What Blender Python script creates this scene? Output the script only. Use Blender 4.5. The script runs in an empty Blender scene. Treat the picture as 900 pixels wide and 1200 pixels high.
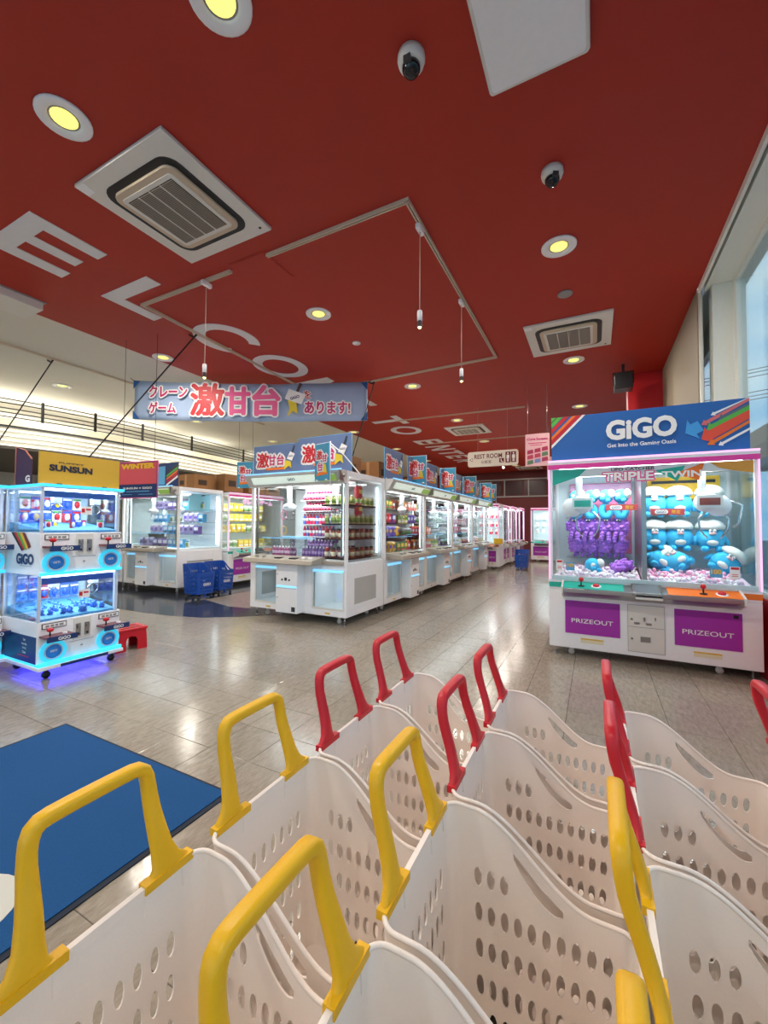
import bpy, math, random
from math import sin, cos, pi, radians
from mathutils import Vector, Matrix
from mathutils.geometry import delaunay_2d_cdt
random.seed(7)
S = bpy.context.scene
COL = S.collection

# ------------------------------------------------------------------ camera
H = 1.30
yaw, pitch, roll = -0.474556549, 0.0325515, 0.00606235
FPX = 482.347
cam_d = bpy.data.cameras.new('camera'); cam = bpy.data.objects.new('camera', cam_d); COL.objects.link(cam)
cam_d.sensor_fit = 'VERTICAL'; cam_d.sensor_height = 24.0; cam_d.lens = FPX / 1200 * 24.0
cam_d.clip_start = 0.02; cam_d.clip_end = 400
_f = Vector((sin(yaw) * cos(pitch), cos(yaw) * cos(pitch), sin(pitch)))
_r = Vector((cos(yaw), -sin(yaw), 0)); _u = _r.cross(_f)
_r2 = _r * cos(roll) + _u * sin(roll); _u2 = _u * cos(roll) - _r * sin(roll)
cam.matrix_world = Matrix(((_r2.x, _u2.x, -_f.x, 0), (_r2.y, _u2.y, -_f.y, 0), (_r2.z, _u2.z, -_f.z, H), (0, 0, 0, 1)))
S.camera = cam
S.view_settings.view_transform = 'Standard'; S.view_settings.look = 'None'
S.view_settings.exposure = 0.12; S.view_settings.gamma = 1.0; S.view_settings.use_curve_mapping = False

# ------------------------------------------------------------------ world (pale blue sky with thin clouds)
def lin(c):
    return tuple((x / 12.92 if x <= .04045 else ((x + .055) / 1.055) ** 2.4) for x in c)
def rgb(r, g, b): return lin((r / 255, g / 255, b / 255))
W = bpy.data.worlds.new('sky'); S.world = W; W.use_nodes = True
nt = W.node_tree; bg = nt.nodes['Background']
tc = nt.nodes.new('ShaderNodeTexCoord'); mp = nt.nodes.new('ShaderNodeMapping'); mp.inputs['Scale'].default_value = (1, 1, 2.6)
nz = nt.nodes.new('ShaderNodeTexNoise'); nz.inputs['Scale'].default_value = 2.6; nz.inputs['Detail'].default_value = 6
cr = nt.nodes.new('ShaderNodeValToRGB')
cr.color_ramp.elements[0].position = .38; cr.color_ramp.elements[0].color = (*rgb(112, 180, 226), 1)
cr.color_ramp.elements[1].position = .66; cr.color_ramp.elements[1].color = (*rgb(208, 232, 242), 1)
nt.links.new(tc.outputs['Generated'], mp.inputs['Vector']); nt.links.new(mp.outputs[0], nz.inputs['Vector'])
nt.links.new(nz.outputs['Fac'], cr.inputs['Fac']); nt.links.new(cr.outputs[0], bg.inputs['Color'])
bg.inputs['Strength'].default_value = 1.5

DOWNLIGHT_POWER = 30.0
CEIL = 3.92

# ------------------------------------------------------------------ materials
MATS = {}
def mat(name, col=(.8, .8, .8), rough=.5, metal=0, emit=0, ecol=None, noise=0, nscale=30, bump=0, coat=0, spec=None):
    if name in MATS: return MATS[name]
    m = bpy.data.materials.new(name); m.use_nodes = True; t = m.node_tree
    b = t.nodes['Principled BSDF']
    b.inputs['Base Color'].default_value = (*col, 1); b.inputs['Roughness'].default_value = rough
    b.inputs['Metallic'].default_value = metal
    if spec is not None: b.inputs['Specular IOR Level'].default_value = spec
    if coat: b.inputs['Coat Weight'].default_value = coat
    if emit:
        b.inputs['Emission Color'].default_value = (*(ecol or col), 1); b.inputs['Emission Strength'].default_value = emit
    tco = t.nodes.new('ShaderNodeTexCoord'); n = t.nodes.new('ShaderNodeTexNoise')
    n.inputs['Scale'].default_value = nscale; n.inputs['Detail'].default_value = 3
    t.links.new(tco.outputs['Object'], n.inputs['Vector'])
    k = noise or .03
    mx = t.nodes.new('ShaderNodeMixRGB'); mx.blend_type = 'MIX'
    mx.inputs[1].default_value = (*[c * (1 - k) for c in col], 1); mx.inputs[2].default_value = (*[min(1, c * (1 + k)) for c in col], 1)
    t.links.new(n.outputs['Fac'], mx.inputs[0]); t.links.new(mx.outputs[0], b.inputs['Base Color'])
    if bump:
        bp = t.nodes.new('ShaderNodeBump'); bp.inputs['Strength'].default_value = bump; bp.inputs['Distance'].default_value = .004
        t.links.new(n.outputs['Fac'], bp.inputs['Height']); t.links.new(bp.outputs[0], b.inputs['Normal'])
    MATS[name] = m; return m
def glassmat(name, tint=(.97, 1, 1), gloss=.12, rough=.02):
    if name in MATS: return MATS[name]
    m = bpy.data.materials.new(name); m.use_nodes = True; t = m.node_tree; t.nodes.clear()
    o = t.nodes.new('ShaderNodeOutputMaterial'); tr = t.nodes.new('ShaderNodeBsdfTransparent'); gl = t.nodes.new('ShaderNodeBsdfGlossy')
    tr.inputs[0].default_value = (*tint, 1); gl.inputs['Roughness'].default_value = rough
    fr = t.nodes.new('ShaderNodeFresnel'); fr.inputs[0].default_value = 1.35
    mu = t.nodes.new('ShaderNodeMath'); mu.operation = 'MULTIPLY_ADD'; mu.inputs[1].default_value = .55; mu.inputs[2].default_value = gloss * .06
    mx = t.nodes.new('ShaderNodeMixShader')
    t.links.new(fr.outputs[0], mu.inputs[0]); t.links.new(mu.outputs[0], mx.inputs[0]); t.links.new(tr.outputs[0], mx.inputs[1]); t.links.new(gl.outputs[0], mx.inputs[2]); t.links.new(mx.outputs[0], o.inputs[0])
    MATS[name] = m; return m

white = mat('white_paint', rgb(246, 245, 246), .35)
offwhite = mat('off_white_plastic', rgb(226, 222, 214), .45)
steel = mat('brushed_steel', rgb(170, 168, 165), .3, 1)
chrome = mat('chrome', rgb(210, 210, 212), .12, 1)
black = mat('black_plastic', rgb(22, 22, 24), .4)
darkg = mat('dark_grey', rgb(60, 60, 62), .5)
grey = mat('grey_panel', rgb(150, 148, 145), .4)
deckm = mat('deck_beige', rgb(176, 166, 152), .35, .2)
glass = glassmat('clear_glass'); 
clearp = glassmat('clear_acrylic', (.95, .99, 1), .3)
cyanled = mat('cyan_light_strip', rgb(60, 195, 240), .4, emit=1.0)
paleled = mat('pale_blue_light_strip', rgb(130, 205, 250), .4, emit=.9)
whiteled = mat('white_light_tube', rgb(235, 248, 255), .4, emit=7.0)
pinkled = mat('pink_light_strip', rgb(250, 190, 232), .4, emit=.75)
blueled = mat('deep_blue_light_strip', (.05, .05, 1), .4, emit=7)
lampglow = mat('lamp_glow', rgb(255, 240, 120), .4, emit=1.2)
signblue = mat('sign_blue', rgb(35, 100, 175), .5)
navy = mat('navy_print', rgb(22, 52, 105), .45)
redp = mat('red_print', rgb(205, 30, 45), .5)
pinkp = mat('pink_print', rgb(232, 90, 150), .5)
magp = mat('magenta_print', rgb(200, 40, 110), .5)
whitep = mat('white_print', rgb(245, 243, 240), .5)
yellowp = mat('yellow_print', rgb(238, 190, 30), .5)
greenp = mat('green_print', rgb(90, 180, 70), .5)
orangep = mat('orange_print', rgb(240, 120, 30), .5)
tealp = mat('teal_print', rgb(30, 175, 155), .4)
purplep = mat('purple_panel', rgb(168, 50, 172), .35)
skyp = mat('light_blue_print', rgb(95, 170, 215), .5)
redpl = mat('red_plastic', rgb(205, 22, 38), .38, bump=.08, nscale=300)
yelpl = mat('yellow_plastic', rgb(238, 182, 8), .4, bump=.08, nscale=300)
baskm = mat('white_basket_plastic', rgb(250, 238, 228), .42, bump=.05, nscale=250)
bluebask = mat('blue_basket_plastic', rgb(20, 75, 165), .42)
cardb = mat('cardboard', rgb(150, 105, 62), .8, noise=.12, nscale=12)

# ------------------------------------------------------------------ mesh helpers
class MB:
    def __init__(s): s.v = []; s.f = []; s.m = []; s.sm = []
    def add(s, vs, fs, mi=0, smooth=False, M=None):
        b = len(s.v)
        s.v += [tuple(M @ Vector(v)) if M else tuple(v) for v in vs]
        s.f += [tuple(i + b for i in f) for f in fs]; s.m += [mi] * len(fs); s.sm += [smooth] * len(fs)
        return s
    def box(s, x0, x1, y0, y1, z0, z1, mi=0, M=None):
        vs = [(x0, y0, z0), (x1, y0, z0), (x1, y1, z0), (x0, y1, z0), (x0, y0, z1), (x1, y0, z1), (x1, y1, z1), (x0, y1, z1)]
        return s.add(vs, [(0, 3, 2, 1), (4, 5, 6, 7), (0, 1, 5, 4), (1, 2, 6, 5), (2, 3, 7, 6), (3, 0, 4, 7)], mi, M=M)
    def prism(s, poly, y0, y1, mi=0, M=None):      # poly in XZ, extruded in Y
        n = len(poly); vs = [(x, y0, z) for x, z in poly] + [(x, y1, z) for x, z in poly]
        fs = [tuple(range(n)), tuple(range(2 * n - 1, n - 1, -1))] + [(i, i + n, (i + 1) % n + n, (i + 1) % n) for i in range(n)]
        return s.add(vs, fs, mi, M=M)
    def prismx(s, poly, x0, x1, mi=0):             # poly in YZ, extruded in X
        n = len(poly); vs = [(x0, y, z) for y, z in poly] + [(x1, y, z) for y, z in poly]
        fs = [tuple(range(n - 1, -1, -1)), tuple(range(n, 2 * n))] + [(i, (i + 1) % n, (i + 1) % n + n, i + n) for i in range(n)]
        return s.add(vs, fs, mi)
    def tube(s, pts, r, seg=8, mi=0, closed=False, smooth=True):
        pts = [Vector(p) for p in pts]; n = len(pts); vs = []; fs = []
        rs = r if isinstance(r, (list, tuple)) else [r] * n
        up = Vector((0, 0, 1)); prev = None
        for i, p in enumerate(pts):
            if closed: t = pts[(i + 1) % n] - pts[i - 1]
            else: t = pts[min(i + 1, n - 1)] - pts[max(i - 1, 0)]
            t.normalize()
            if prev is None:
                a = t.cross(up) if abs(t.z) < .95 else t.cross(Vector((1, 0, 0)))
            else: a = prev - t * prev.dot(t)
            a.normalize(); prev = a; b = t.cross(a)
            for k in range(seg):
                q = 2 * pi * k / seg; vs.append(p + (a * cos(q) + b * sin(q)) * rs[i])
        m = n if closed else n - 1
        for i in range(m):
            for k in range(seg):
                j = (i + 1) % n; fs.append((i * seg + k, i * seg + (k + 1) % seg, j * seg + (k + 1) % seg, j * seg + k))
        if not closed: fs += [tuple(range(seg - 1, -1, -1)), tuple((n - 1) * seg + k for k in range(seg))]
        return s.add(vs, fs, mi, smooth)
    def cyl(s, p0, p1, r, seg=12, mi=0): return s.tube([p0, p1], r, seg, mi)
    def lathe(s, prof, seg=12, mi=0, M=None, smooth=True):     # prof [(r,z)]
        vs = []; fs = []
        for r, z in prof:
            for k in range(seg): q = 2 * pi * k / seg; vs.append((r * cos(q), r * sin(q), z))
        for i in range(len(prof) - 1):
            for k in range(seg): fs.append((i * seg + k, i * seg + (k + 1) % seg, (i + 1) * seg + (k + 1) % seg, (i + 1) * seg + k))
        fs += [tuple(range(seg - 1, -1, -1)), tuple((len(prof) - 1) * seg + k for k in range(seg))]
        return s.add(vs, fs, mi, smooth, M)
    def ball(s, c, r, seg=10, rings=6, mi=0, M=None):
        rx, ry, rz = r if isinstance(r, (tuple, list)) else (r, r, r); vs = [(c[0], c[1], c[2] - rz)]; fs = []
        for i in range(1, rings):
            a = -pi / 2 + pi * i / rings
            for k in range(seg): q = 2 * pi * k / seg; vs.append((c[0] + rx * cos(a) * cos(q), c[1] + ry * cos(a) * sin(q), c[2] + rz * sin(a)))
        vs.append((c[0], c[1], c[2] + rz)); L = len(vs) - 1
        for k in range(seg): fs.append((0, 1 + (k + 1) % seg, 1 + k)); fs.append((L, L - seg + k, L - seg + (k + 1) % seg))
        for i in range(rings - 2):
            for k in range(seg):
                a = 1 + i * seg; fs.append((a + k, a + (k + 1) % seg, a + seg + (k + 1) % seg, a + seg + k))
        return s.add(vs, fs, mi, True, M)
    def mesh(s, name, mats):
        me = bpy.data.meshes.new(name); me.from_pydata(s.v, [], s.f)
        for m in (mats if isinstance(mats, (list, tuple)) else [mats]): me.materials.append(m)
        me.polygons.foreach_set('material_index', s.m); me.polygons.foreach_set('use_smooth', s.sm)
        me.update(); return me
def T(x=0, y=0, z=0, rx=0, ry=0, rz=0, sc=1):
    return Matrix.Translation((x, y, z)) @ Matrix.Rotation(rz, 4, 'Z') @ Matrix.Rotation(ry, 4, 'Y') @ Matrix.Rotation(rx, 4, 'X') @ Matrix.Diagonal((sc, sc, sc, 1))
def link(name, data, parent=None, loc=(0, 0, 0), rot=(0, 0, 0)):
    o = bpy.data.objects.new(name, data); COL.objects.link(o); o.location = loc; o.rotation_euler = rot
    if parent: o.parent = parent
    return o
def part(name, mb, m, parent=None, loc=(0, 0, 0), rot=(0, 0, 0), bev=0, label=None):
    me = mb.mesh(name, m) if isinstance(mb, MB) else mb
    o = link(name, me, parent, loc, rot)
    if bev:
        b = o.modifiers.new('bevel', 'BEVEL'); b.width = bev; b.segments = 2; b.limit_method = 'ANGLE'; b.angle_limit = .6
        me.polygons.foreach_set('use_smooth', [True] * len(me.polygons)); 
        w = o.modifiers.new('wn', 'WEIGHTED_NORMAL')
    if label: o['label'] = label
    return o
def thing(name, label, cat, loc=(0, 0, 0), rz=0, group=None):
    o = bpy.data.objects.new(name, None); COL.objects.link(o); o.location = loc; o.rotation_euler = (0, 0, rz)
    o.empty_display_size = .1
    tag(o, label, cat, group); return o
def tag(o, label, cat, group=None):
    o['label'] = label; o['category'] = cat
    if group: o['group'] = group
    return o
def struct(name, mb, m, parent=None, bev=0, label=None):
    o = part(name, mb, m, parent, bev=bev)
    if not parent: o['kind'] = 'structure'
    if label: o['label'] = label
    return o
def copy_tree(o, parent=None):
    c = o.copy(); COL.objects.link(c)
    if parent: c.parent = parent
    for ch in list(o.children): copy_tree(ch, c)
    return c
def B(*a, **k): return MB().box(*a, **k)
TCACHE = {}
def text_mesh(s, m, w=None, h=None, bold=0.0, ext=0.0, shear=0):
    key = (s, m.name, w, h, bold, ext, shear)
    if key in TCACHE: return TCACHE[key]
    c = bpy.data.curves.new('text', 'FONT'); c.body = s; c.size = 1; c.offset = bold; c.resolution_u = 3; c.shear = shear
    c.extrude = 0
    o = bpy.data.objects.new('text', c); COL.objects.link(o)
    dg = bpy.context.evaluated_depsgraph_get(); dg.update()
    me = bpy.data.meshes.new_from_object(o.evaluated_get(dg)); bpy.data.objects.remove(o); bpy.data.curves.remove(c)
    vs = [v.co for v in me.vertices]
    x0 = min(v.x for v in vs); x1 = max(v.x for v in vs); y0 = min(v.y for v in vs); y1 = max(v.y for v in vs)
    sx = w / (x1 - x0) if w else None; sy = h / (y1 - y0) if h else None
    sx = sx or sy; sy = sy or sx
    for v in me.vertices: v.co.x = (v.co.x - (x0 + x1) / 2) * sx; v.co.y = (v.co.y - (y0 + y1) / 2) * sy; v.co.z = 0
    me.materials.clear(); me.materials.append(m); me.name = 'lettering'
    TCACHE[key] = me; return me
def spread(s, m, w, h, r, n, bold=0.0):     # the same glyphs repeated round a small circle: bold strokes and outlines
    key = ('spread', s, m.name, w, h, r, n, bold)
    if key in TCACHE: return TCACHE[key]
    b = text_mesh(s, m, w, h, bold); mb = MB(); V = [v.co.copy() for v in b.vertices]; F = [tuple(p.vertices) for p in b.polygons]
    mb.add(V, F)
    for i in range(n):
        a = 2 * pi * i / n; mb.add([(v.x + r * cos(a), v.y + r * sin(a), -.00004 * (i + 1)) for v in V], F)
    TCACHE[key] = mb.mesh('lettering', m); return TCACHE[key]
def text(s, m, parent, loc, w=None, h=None, bold=0.0, rot=(pi / 2, 0, 0), name='lettering', out=None, outb=.05, shear=0):
    # face-up text turned to read from local -Y by default; loc is its centre
    cjk = any(ord(c) > 255 for c in s)
    if cjk: bold_, bold = bold, 0
    o = link(name, text_mesh(s, m, w, h, bold, 0, shear) if not cjk else spread(s, m, w, h, bold_ * .35 * (h or w), 6), parent, loc, rot)
    if out:
        n = Matrix.Rotation(rot[2], 3, 'Z') @ Matrix.Rotation(rot[1], 3, 'Y') @ Matrix.Rotation(rot[0], 3, 'X') @ Vector((0, 0, -.003))
        link('lettering_outline', spread(s, out, w, h, outb * .75 + (bold_ * .35 * (h or w) if cjk else 0), 12, bold), parent, Vector(loc) + n, rot)
    return o

# ================================================================== THE SETTING
def tilemat(name, ca, cb, rough=.16, grid=False):
    if name in MATS: return MATS[name]
    m = bpy.data.materials.new(name); m.use_nodes = True; t = m.node_tree; b = t.nodes['Principled BSDF']
    g = t.nodes.new('ShaderNodeNewGeometry'); n1 = t.nodes.new('ShaderNodeTexNoise'); n1.inputs['Scale'].default_value = 13; n1.inputs['Detail'].default_value = 7; n1.inputs['Roughness'].default_value = .75
    mp = t.nodes.new('ShaderNodeMapping'); mp.inputs['Scale'].default_value = (3.2, 1, 1); mp.inputs['Rotation'].default_value = (0, 0, .5)
    t.links.new(g.outputs['Position'], mp.inputs['Vector']); t.links.new(mp.outputs[0], n1.inputs['Vector'])
    r = t.nodes.new('ShaderNodeValToRGB'); r.color_ramp.elements[0].position = .36; r.color_ramp.elements[1].position = .64
    r.color_ramp.elements[0].color = (*ca, 1); r.color_ramp.elements[1].color = (*cb, 1)
    t.links.new(n1.outputs['Fac'], r.inputs['Fac']); out = r.outputs[0]
    if grid:
        br = t.nodes.new('ShaderNodeTexBrick'); br.offset = 0; br.inputs['Scale'].default_value = 1
        br.inputs['Brick Width'].default_value = .304; br.inputs['Row Height'].default_value = .304; br.inputs['Mortar Size'].default_value = .0022
        br.inputs['Mortar Smooth'].default_value = .3
        mp2 = t.nodes.new('ShaderNodeMapping'); mp2.inputs['Location'].default_value = (.19, -2.015 + .304 * 7, 0)
        t.links.new(g.outputs['Position'], mp2.inputs['Vector']); t.links.new(mp2.outputs[0], br.inputs['Vector'])
        mx = t.nodes.new('ShaderNodeMixRGB'); mx.inputs[2].default_value = (*[c * .35 for c in ca], 1)
        t.links.new(br.outputs['Fac'], mx.inputs[0]); t.links.new(out, mx.inputs[1]); out = mx.outputs[0]
    else:
        oi = t.nodes.new('ShaderNodeObjectInfo'); hs = t.nodes.new('ShaderNodeHueSaturation'); mr = t.nodes.new('ShaderNodeMapRange')
        mr.inputs[3].default_value = .94; mr.inputs[4].default_value = 1.04
        t.links.new(oi.outputs['Random'], mr.inputs[0]); t.links.new(mr.outputs[0], hs.inputs['Value']); t.links.new(out, hs.inputs['Color']); out = hs.outputs[0]
    t.links.new(out, b.inputs['Base Color'])
    n2 = t.nodes.new('ShaderNodeTexNoise'); n2.inputs['Scale'].default_value = 3.5; n2.inputs['Detail'].default_value = 4
    t.links.new(g.outputs['Position'], n2.inputs['Vector'])
    mr = t.nodes.new('ShaderNodeMapRange'); mr.inputs[3].default_value = rough * .8; mr.inputs[4].default_value = rough * 1.5
    t.links.new(n2.outputs['Fac'], mr.inputs[0]); t.links.new(mr.outputs[0], b.inputs['Roughness'])
    n3 = t.nodes.new('ShaderNodeTexNoise'); n3.inputs['Scale'].default_value = 14; n3.inputs['Detail'].default_value = 2
    t.links.new(g.outputs['Position'], n3.inputs['Vector'])
    bp = t.nodes.new('ShaderNodeBump'); bp.inputs['Strength'].default_value = .12; bp.inputs['Distance'].default_value = .01
    t.links.new(n3.outputs['Fac'], bp.inputs['Height']); t.links.new(bp.outputs[0], b.inputs['Normal'])
    MATS[name] = m; return m
FA, FB = rgb(136, 126, 112), rgb(164, 155, 141)
floor_far = tilemat('floor_vinyl_far', FA, FB, .15, True)
floor_near = tilemat('floor_vinyl_tile', FA, FB, .15, False)
dark_floor = mat('dark_floor_vinyl', rgb(52, 56, 66), .13, noise=.15, nscale=6)
TP = .304; X0T = -.19; Y0T = 2.015
# near part of the floor: separate tiles; beyond them one sheet
ty0, ty1 = -4, 8      # rows in tiles relative to Y0T
tx0, tx1 = -15, 5
fx0, fx1 = X0T + tx0 * TP, X0T + tx1 * TP; fy0, fy1 = Y0T + ty0 * TP, Y0T + ty1 * TP
mb = MB()
mb.box(-15, 1.30, fy1, 20.3, -.05, 0); mb.box(-15, 1.30, -4.2, fy0, -.05, 0)
mb.box(-15, fx0, fy0, fy1, -.05, 0); mb.box(fx0, 1.30, fy0, fy1, -.05, -.006)
mb.box(fx1, 1.30, fy0, fy1, -.006, 0)
floor = struct('floor', mb, floor_far)
g = .0011; bb = .0016
tm = MB(); hx = TP / 2 - g
vs = [(-hx, -hx, -.006), (hx, -hx, -.006), (hx, hx, -.006), (-hx, hx, -.006), (-hx, -hx, -bb), (hx, -hx, -bb), (hx, hx, -bb), (-hx, hx, -bb)]
k = hx - bb; vs += [(-k, -k, 0), (k, -k, 0), (k, k, 0), (-k, k, 0)]
tm.add(vs, [(0, 1, 5, 4), (1, 2, 6, 5), (2, 3, 7, 6), (3, 0, 4, 7), (4, 5, 9, 8), (5, 6, 10, 9), (6, 7, 11, 10), (7, 4, 8, 11), (8, 9, 10, 11)])
tme = tm.mesh('floor_tile', floor_near)
for i in range(tx0, tx1):
    for j in range(ty0, ty1):
        link('floor_tile', tme, floor, (X0T + (i + .5) * TP, Y0T + (j + .5) * TP, 0))
# dark curved band of floor among the machines at the back left
arc = [(-8.2, 4.0), (-7.4, 3.86), (-6.6, 3.80), (-5.9, 3.80), (-5.36, 3.86), (-4.9, 3.98), (-4.5, 4.25), (-4.1, 4.62), (-3.7, 4.9), (-3.25, 5.1)]
top = [(-3.25, 8.0), (-9.4, 8.0), (-9.4, 4.0)]
def slab(poly, z0, z1, mi=0, mbx=None):
    mbx = mbx or MB(); n = len(poly)
    mbx.add([(x, y, z0) for x, y in poly] + [(x, y, z1) for x, y in poly],
            [tuple(range(n - 1, -1, -1)), tuple(range(n, 2 * n))] + [(i, (i + 1) % n, (i + 1) % n + n, i + n) for i in range(n)], mi); return mbx
part('dark_floor_area', slab(arc + top, 0.0005, .002), dark_floor, floor, label='dark polished floor with a curved edge')
inner = [(-6.0, 4.95), (-5.2, 4.72), (-4.85, 4.76), (-4.5, 5.1), (-4.5, 7.5), (-6.0, 7.5)]
part('beige_floor_area', slab(inner, .002, .003), floor_far, floor, label='beige floor inside the dark band')

redceil = mat('red_ceiling_paint', rgb(172, 38, 14), .6, noise=.05, nscale=3, bump=.05)
whiteceil = mat('white_ceiling_paint', rgb(222, 218, 206), .7)
mb = B(-6.21, 1.02, -4.2, 20.3, CEIL, CEIL + .15)
ceiling = struct('ceiling', mb, redceil, label='red painted ceiling')
part('white_ceiling_area', B(-15, -6.212, -4.2, 20.3, CEIL, CEIL + .15), whiteceil, ceiling, label='white ceiling beyond the red one')
# white painted letters on the ceiling, read while walking along +Y, tops towards +X
LX0, LX1 = -5.03, -4.20
letm = mat('white_ceiling_letter', rgb(225, 225, 228), .6)
def letter(y0, w, boxes):
    # boxes in (u along Y 0..1, v along X 0..1) polygons
    mbx = MB()
    for pi_, poly in enumerate(boxes):
        pts = [(LX0 + v * (LX1 - LX0), y0 + u * w) for u, v in poly]
        slab(pts, CEIL - .006 - (pi_ * .0004 if len(boxes) < 10 else 0), CEIL - .0005, mbx=mbx)
    part('ceiling_letter', mbx, letm, ceiling)
def rc(u0, u1, v0, v1): return [(u0, v0), (u1, v0), (u1, v1), (u0, v1)]
def ring(u, v, ru, rv, tu, tv, a0=0, a1=360, n=28):
    out = []
    for i in range(n):
        a = radians(a0 + (a1 - a0) * i / n); b = radians(a0 + (a1 - a0) * (i + 1) / n)
        out.append([(u + ru * cos(a), v + rv * sin(a)), (u + ru * cos(b), v + rv * sin(b)), (u + (ru - tu) * cos(b), v + (rv - tv) * sin(b)), (u + (ru - tu) * cos(a), v + (rv - tv) * sin(a))])
    return out
GL = {
 'E': (.62, [rc(0, .27, 0, 1), rc(.27, 1, 0, .2), rc(.27, .93, .42, .6), rc(.27, 1, .81, 1)]),
 'L': (.64, [rc(0, .26, 0, 1), rc(.26, 1, 0, .2)]),
 'C': (.95, ring(.5, .5, .5, .5, .17, .18, 42, 318)),
 'O': (.98, ring(.5, .5, .5, .5, .17, .18)),
 'M': (.95, [rc(0, .2, 0, 1), rc(.8, 1, 0, 1), [(0, 1), (.22, 1), (.58, .1), (.42, .1)], [(1, 1), (.78, 1), (.42, .1), (.58, .1)]]),
 'W': (1.1, [[(0, 1), (.17, 1), (.35, 0), (.2, 0)], [(.2, 0), (.35, 0), (.58, 1), (.42, 1)], [(.42, 1), (.58, 1), (.8, 0), (.65, 0)], [(.65, 0), (.8, 0), (1, 1), (.83, 1)]]),
 'T': (.80, [rc(.37, .63, 0, .8), rc(0, 1, .8, 1)]),
 'N': (.8, [rc(0, .22, 0, 1), rc(.78, 1, 0, 1), [(0, 1), (.25, 1), (1, 0), (.75, 0)]]),
 'R': (.7, [rc(0, .25, 0, 1), rc(.25, .9, .82, 1), rc(.25, .9, .42, .58), rc(.75, 1, .5, .92), [(.4, .42), (.65, .42), (1, 0), (.72, 0)]]),
 'I': (.2, [rc(0, 1, 0, 1)]),
 'A': (.85, [[(0, 0), (.22, 0), (.6, 1), (.4, 1)], [(.78, 0), (1, 0), (.6, 1), (.4, 1)], rc(.2, .8, .25, .42)]),
}
y = .42
for ch, yy in [('W', .1), ('E', 1.63), ('L', 2.64), ('C', 3.62), ('O', 4.72), ('M', 5.95), ('E', 7.2), ('T', 8.77), ('O', 9.80)] + [(c, 11.7 + 1.02 * i) for i, c in enumerate('ENTER')]:
    letter(yy, GL[ch][0], GL[ch][1])
part('access_hatch', MB().box(-3.27, -2.80, 2.89, 3.36, CEIL - .003, CEIL).box(-3.255, -2.815, 2.905, 3.345, CEIL - .006, CEIL - .002), redceil, ceiling)

wallm = mat('cream_wall', rgb(205, 196, 172), .6); partm = mat('beige_partition', rgb(150, 140, 120), .6)
framew = mat('window_frame_white', rgb(238, 236, 222), .4)
redwall = mat('red_wall', rgb(200, 20, 28), .5)
dgrey = mat('dark_gap', rgb(80, 76, 70), .6)
GX = 1.34
# right window wall
wr = struct('wall_right', MB().box(GX - .05, GX + .12, -4.2, 12, 0, .68), redwall, label='low red wall under the windows')
part('window_soffit', MB().box(1.10, GX + .12, -4.2, 12, 3.90, 4.05), framew, wr)
part('curtain_track', MB().box(1.02, 1.045, -4.2, 5.5, 3.86, 3.98).box(1.075, 1.10, -4.2, 5.5, 3.87, 3.98), framew, wr)
part('track_gap', MB().box(1.045, 1.075, -4.2, 5.5, 3.93, 3.98), dgrey, wr)
win = struct('window_1', MB().box(GX - .03, GX + .05, -4.2, 5.45, .68, .73).box(GX - .03, GX + .05, -4.2, 5.45, 3.86, 3.90)
      .box(GX - .03, GX + .05, 5.36, 5.45, .73, 3.86).box(GX - .03, GX + .05, 2.0, 2.06, .73, 3.86).box(GX - .03, GX + .05, -1.2, -1.14, .73, 3.86), framew)
for a, b in ((-4.2, -1.2), (-1.14, 2.0), (2.06, 5.36)):
    part('pane', B(GX, GX + .008, a, b, .73, 3.86), glass, win)
struct('trim_1', B(1.135, GX - .03, 5.45, 5.62, .68, 3.9), framew, bev=.004, label='cream window column')
win2 = struct('window_2', MB().box(GX - .03, GX + .05, 5.62, 12, .68, .73).box(GX - .03, GX + .05, 5.62, 12, 3.55, 3.90).box(GX - .03, GX + .05, 8.2, 8.3, .73, 3.55), framew)
part('pane', B(GX, GX + .008, 5.62, 12, .73, 3.55), glass, win2)
struct('wall_partition', B(1.02, 1.07, 5.55, 9.0, 0, CEIL), partm, label='beige partition wall behind the crane machine')
struct('trim_2', MB().cyl((1.045, 5.52, 0), (1.045, 5.52, 3.95), .02, 10), framew, label='vertical pole at the end of the partition')
part('red_column', B(1.12, 1.305, 6.75, 7.3, .68, 3.5), redwall, win2)
struct('wall_pier', MB().box(.52, 1.02, 8.15, 8.6, 0, CEIL - .003), redwall, label='red pier standing out from the right wall')
# back right walls (dark red)
dred = mat('dark_red_wall', rgb(92, 18, 16), .6)
wf = struct('wall_far', MB().box(-15, 2, 20.3, 20.45, 0, CEIL + .1), dred)
for i in range(8):
    x = -5.9 + i * .98
    part('panel', MB().box(x, x + .9, 20.27, 20.3, 2.78, 3.45), mat('dark_glass_panel', rgb(52, 14, 14), .3), wf)
part('rail', MB().box(-6.0, 2, 20.24, 20.3, 2.68, 2.74).box(-6.0, 2, 20.24, 20.3, 3.5, 3.56), grey, wf)
for x in (-3.9, -2.8, -1.75): part('rail', B(x, x + .05, 20.23, 20.3, 2.74, 3.5), grey, wf)
struct('wall_right_far', B(1.02, 1.1, 9.0, 20.3, 0, CEIL), dred)
struct('wall_left', B(-15.1, -15, -4.2, 20.3, 0, CEIL), whiteceil)
wn = struct('wall_near', MB().box(-15, -7, -4.3, -4.2, 0, CEIL).box(-7, 1.4, -4.3, -4.2, 3.3, CEIL).box(-7, 1.4, -4.3, -4.2, 0, .1), wallm)
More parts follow.
